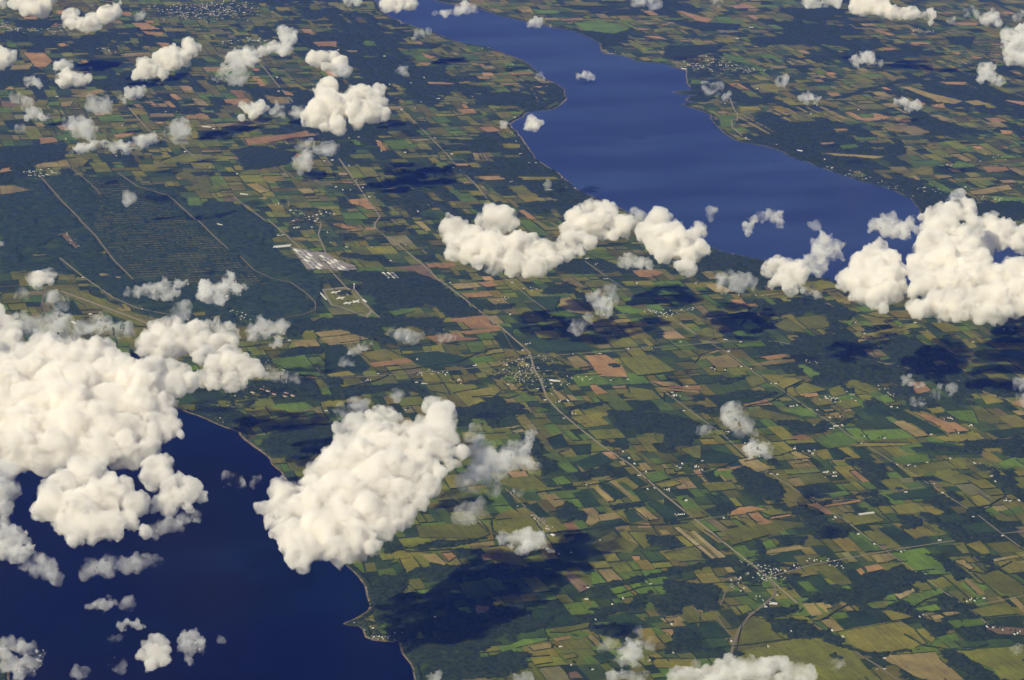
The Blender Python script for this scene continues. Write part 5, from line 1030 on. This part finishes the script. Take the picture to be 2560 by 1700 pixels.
# airfield
rw = poly2('D', numbers("395,466 520,512 650,560 780,608 900,652 1010,700")); V, Fc = ribbon(rw, 48, 7.6); tag(mesh_np('runway', V, Fc, [m_road]), kind='structure')
for s_ in ("890,634 940,625 992,646 950,662 890,634", "500,520 540,508", "660,600 740,590"):
    q = poly2('D', numbers(s_)); V, Fc = ribbon(rough_line(q, False, 0, 80, 1) if len(q) > 2 else q, 16, 7.9); tag(mesh_np('taxiway', V, Fc, [m_road]), kind='structure')
for args in (('D', 470, 668, 500, 684, 'hangar', 'long white shed in the field below the runway'), ('D', 585, 618, 600, 622, 'hangar', 'bright white hangar left of the runway'), ('C', 870, 985, 905, 990, 'factory', 'bright white factory roof near the upper lake shore'),
             ('A', 1320, 830, 1380, 835, 'factory', 'long white roofs beside the road far left of the bright cloud'), ('C', 115, 450, 150, 455, 'factory', 'long white roof on the waterfront of the far shore town'),
             ('A', 1570, 1270, 1620, 1275, 'factory', 'long white roof beside the tan field near the depot'), ('C', 555, 181, 585, 182, 'factory', 'long white roof alone among the upper right hills'),
             ('I', 700, 1072, 740, 1076, 'school', 'white flat building in the loop of the lower right village road'), ('H', 1383, 622, 1405, 632, 'factory', 'bright white building beside the small orange field'),
             ('D', 1420, 30, 1455, 40, 'storehouse', 'small white storehouse cluster inside the depot wood'), ('E', 1370, 1050, 1440, 1060, 'school', 'wide pale school roof right of the central village'), ('I', 1275, 492, 1370, 480, 'barn', 'very long pale poultry barn among the right fields')):
    c_, x0, y0, x1, y1, nm_, lb = args; long_block(nm_, c_, x0, y0, x1, y1, 38, 9, m_white, lb, nm_)
# brick hospital blocks by the lakeside village
for j, (x, y) in enumerate(((1640, 1130), (1700, 1110), (1740, 1120), (1780, 1140), (1860, 1135), (1900, 1150), (1850, 1155))):
    long_block('hospital_block', 'D', x, y, x+24, y+6, 26, 12, m_brick, 'reddish brick institution block, %s from the left below the lakeside village' % ORD[j], 'institution block', 'brick institution blocks')
# towns too far off to pick single houses apart
bv, bf, bi_ = [], [], []
def specks(crop, s, n, spread, size=16):
    for x, y in numbers(s):
        q0 = GP(crop, x, y)[:2]
        for _ in range(n):
            q = q0+np.array([random.gauss(0, spread), random.gauss(0, spread*1.3)])
            if in_water(q[None])[0]: continue
            a, b, h = size*random.uniform(.35, .8), size*random.uniform(.3, .6), random.uniform(8, 13); n0 = len(bv)
            for sx, sy_ in ((-1, -1), (1, -1), (1, 1), (-1, 1)): bv.append((q[0]+sx*a, q[1]+sy_*b, 2.5))
            for sx, sy_ in ((-1, -1), (1, -1), (1, 1), (-1, 1)): bv.append((q[0]+sx*a, q[1]+sy_*b, h))
            bf.extend([(n0, n0+1, n0+5, n0+4), (n0+1, n0+2, n0+6, n0+5), (n0+2, n0+3, n0+7, n0+6), (n0+3, n0, n0+4, n0+7), (n0+4, n0+5, n0+6, n0+7)])
            bi_.extend([random.choice((0, 1, 2, 2))]*5)
specks('A', "1100,75 1150,85 1200,70 1300,60 1400,70 1450,90 1380,50 1500,60 1350,100 1560,40", 26, 300, 20); specks('A', "60,190 120,190 190,185 260,200 340,195 40,160", 12, 220, 20)
specks('A', "1600,20 1240,110 700,330 1680,262 1640,265 1720,268 1510,280", 8, 110, 24); specks('A', "240,1135 330,1120 280,1145 210,1140", 9, 90, 20)
specks('C', "220,420 300,400 360,420 420,430 500,460 250,450 180,430 330,440 560,465", 14, 160, 16); specks('C', "1320,1160 1400,1190 1470,1210 1550,1240 1620,1250 1700,1240 1600,1260 1740,1265", 14, 110, 14)
specks('C', "530,910 600,938 720,950 1100,1100 1200,1140 1260,1130", 6, 90, 13); specks('B', "1120,840 1160,870 1190,920 1220,960 1180,790", 9, 90, 14); specks('B', "1180,430 1250,460 1420,560 1440,600 1000,320 380,140 1750,340 1780,345 1860,400", 7, 150, 15)
specks('B', "1440,1150 1500,1220 1530,1230 1280,1060", 6, 80, 13); specks('F', "380,215 460,225", 6, 90, 12); specks('E', "2010,590 2040,600 2090,605 2130,620", 7, 60, 12); specks('F', "0,620 60,600 120,590 180,590", 6, 70, 12)
specks('F', "960,940 1000,945 1040,960 980,930 1060,1165 1100,1175 1080,1170", 6, 50, 13); specks('F', "1450,1100 1500,1120 1550,1130 1480,1140 1200,1160 1650,1180", 5, 90, 12); specks('H', "1270,510 1330,560 1350,580 1300,530", 6, 40, 11)
specks('I', "640,1040 680,1060 460,955 500,960 1080,790 1140,820 1000,790 850,820", 5, 45, 12); specks('D', "400,95 440,90 470,130 500,160 1540,600 1600,620 1580,635", 4, 60, 13); specks('C', "1660,210 1700,200 1740,210 2120,1310 2200,1300 2170,1020 1880,1080", 7, 110, 16)
specks('E', "1500,1030 1560,1035 1620,1030 1460,1070 640,1000 540,1005 600,998", 4, 45, 12); specks('E', "1060,520 1100,520 1240,450 1280,460", 4, 60, 12)
tag(mesh_np('distant_town_roofs', bv, bf, [m_white, m_grey, m_wall], bi_), kind='stuff')
# village trees
def town_wood(crop, s, dens, cell=20):
    p = poly2(crop, numbers(s)); wood(p, cell, lambda c: vnoise(c[:, 0], c[:, 1], 55, 41) > 1-dens, zb=3., hmin=7, hmax=15)
town_wood('E', "960,1000 1030,940 1110,890 1240,890 1340,900 1420,960 1460,1040 1460,1110 1340,1110 1340,1190 1200,1120 1130,1060 1000,1040", .42)
town_wood('I', "380,900 480,830 520,760 640,780 820,820 960,810 940,870 860,900 820,990 760,940 700,900 560,960 440,960", .55)
town_wood('H', "90,1190 200,1110 480,1240 520,1290 380,1305 230,1300 170,1240", .5); town_wood('A', "1830,1310 1950,1350 2160,1370 2180,1400 2080,1470 1930,1480 1860,1400", .4, 30)
town_wood('D', "1560,860 1650,860 1900,1030 1880,1060 1750,1080 1500,1110 1400,1150 1300,1200 1480,1330 1620,1300 1700,1170 1930,1170 1990,1110 1900,990 1700,880", .5, 26)
town_wood('A', "1000,40 1560,20 1700,90 1500,140 1000,110", .5, 60); town_wood('C', "150,400 480,400 700,460 500,500 160,520", .5, 45); town_wood('C', "1050,1105 1500,1190 1800,1230 1700,1290 1540,1265 1250,1185", .55, 34)
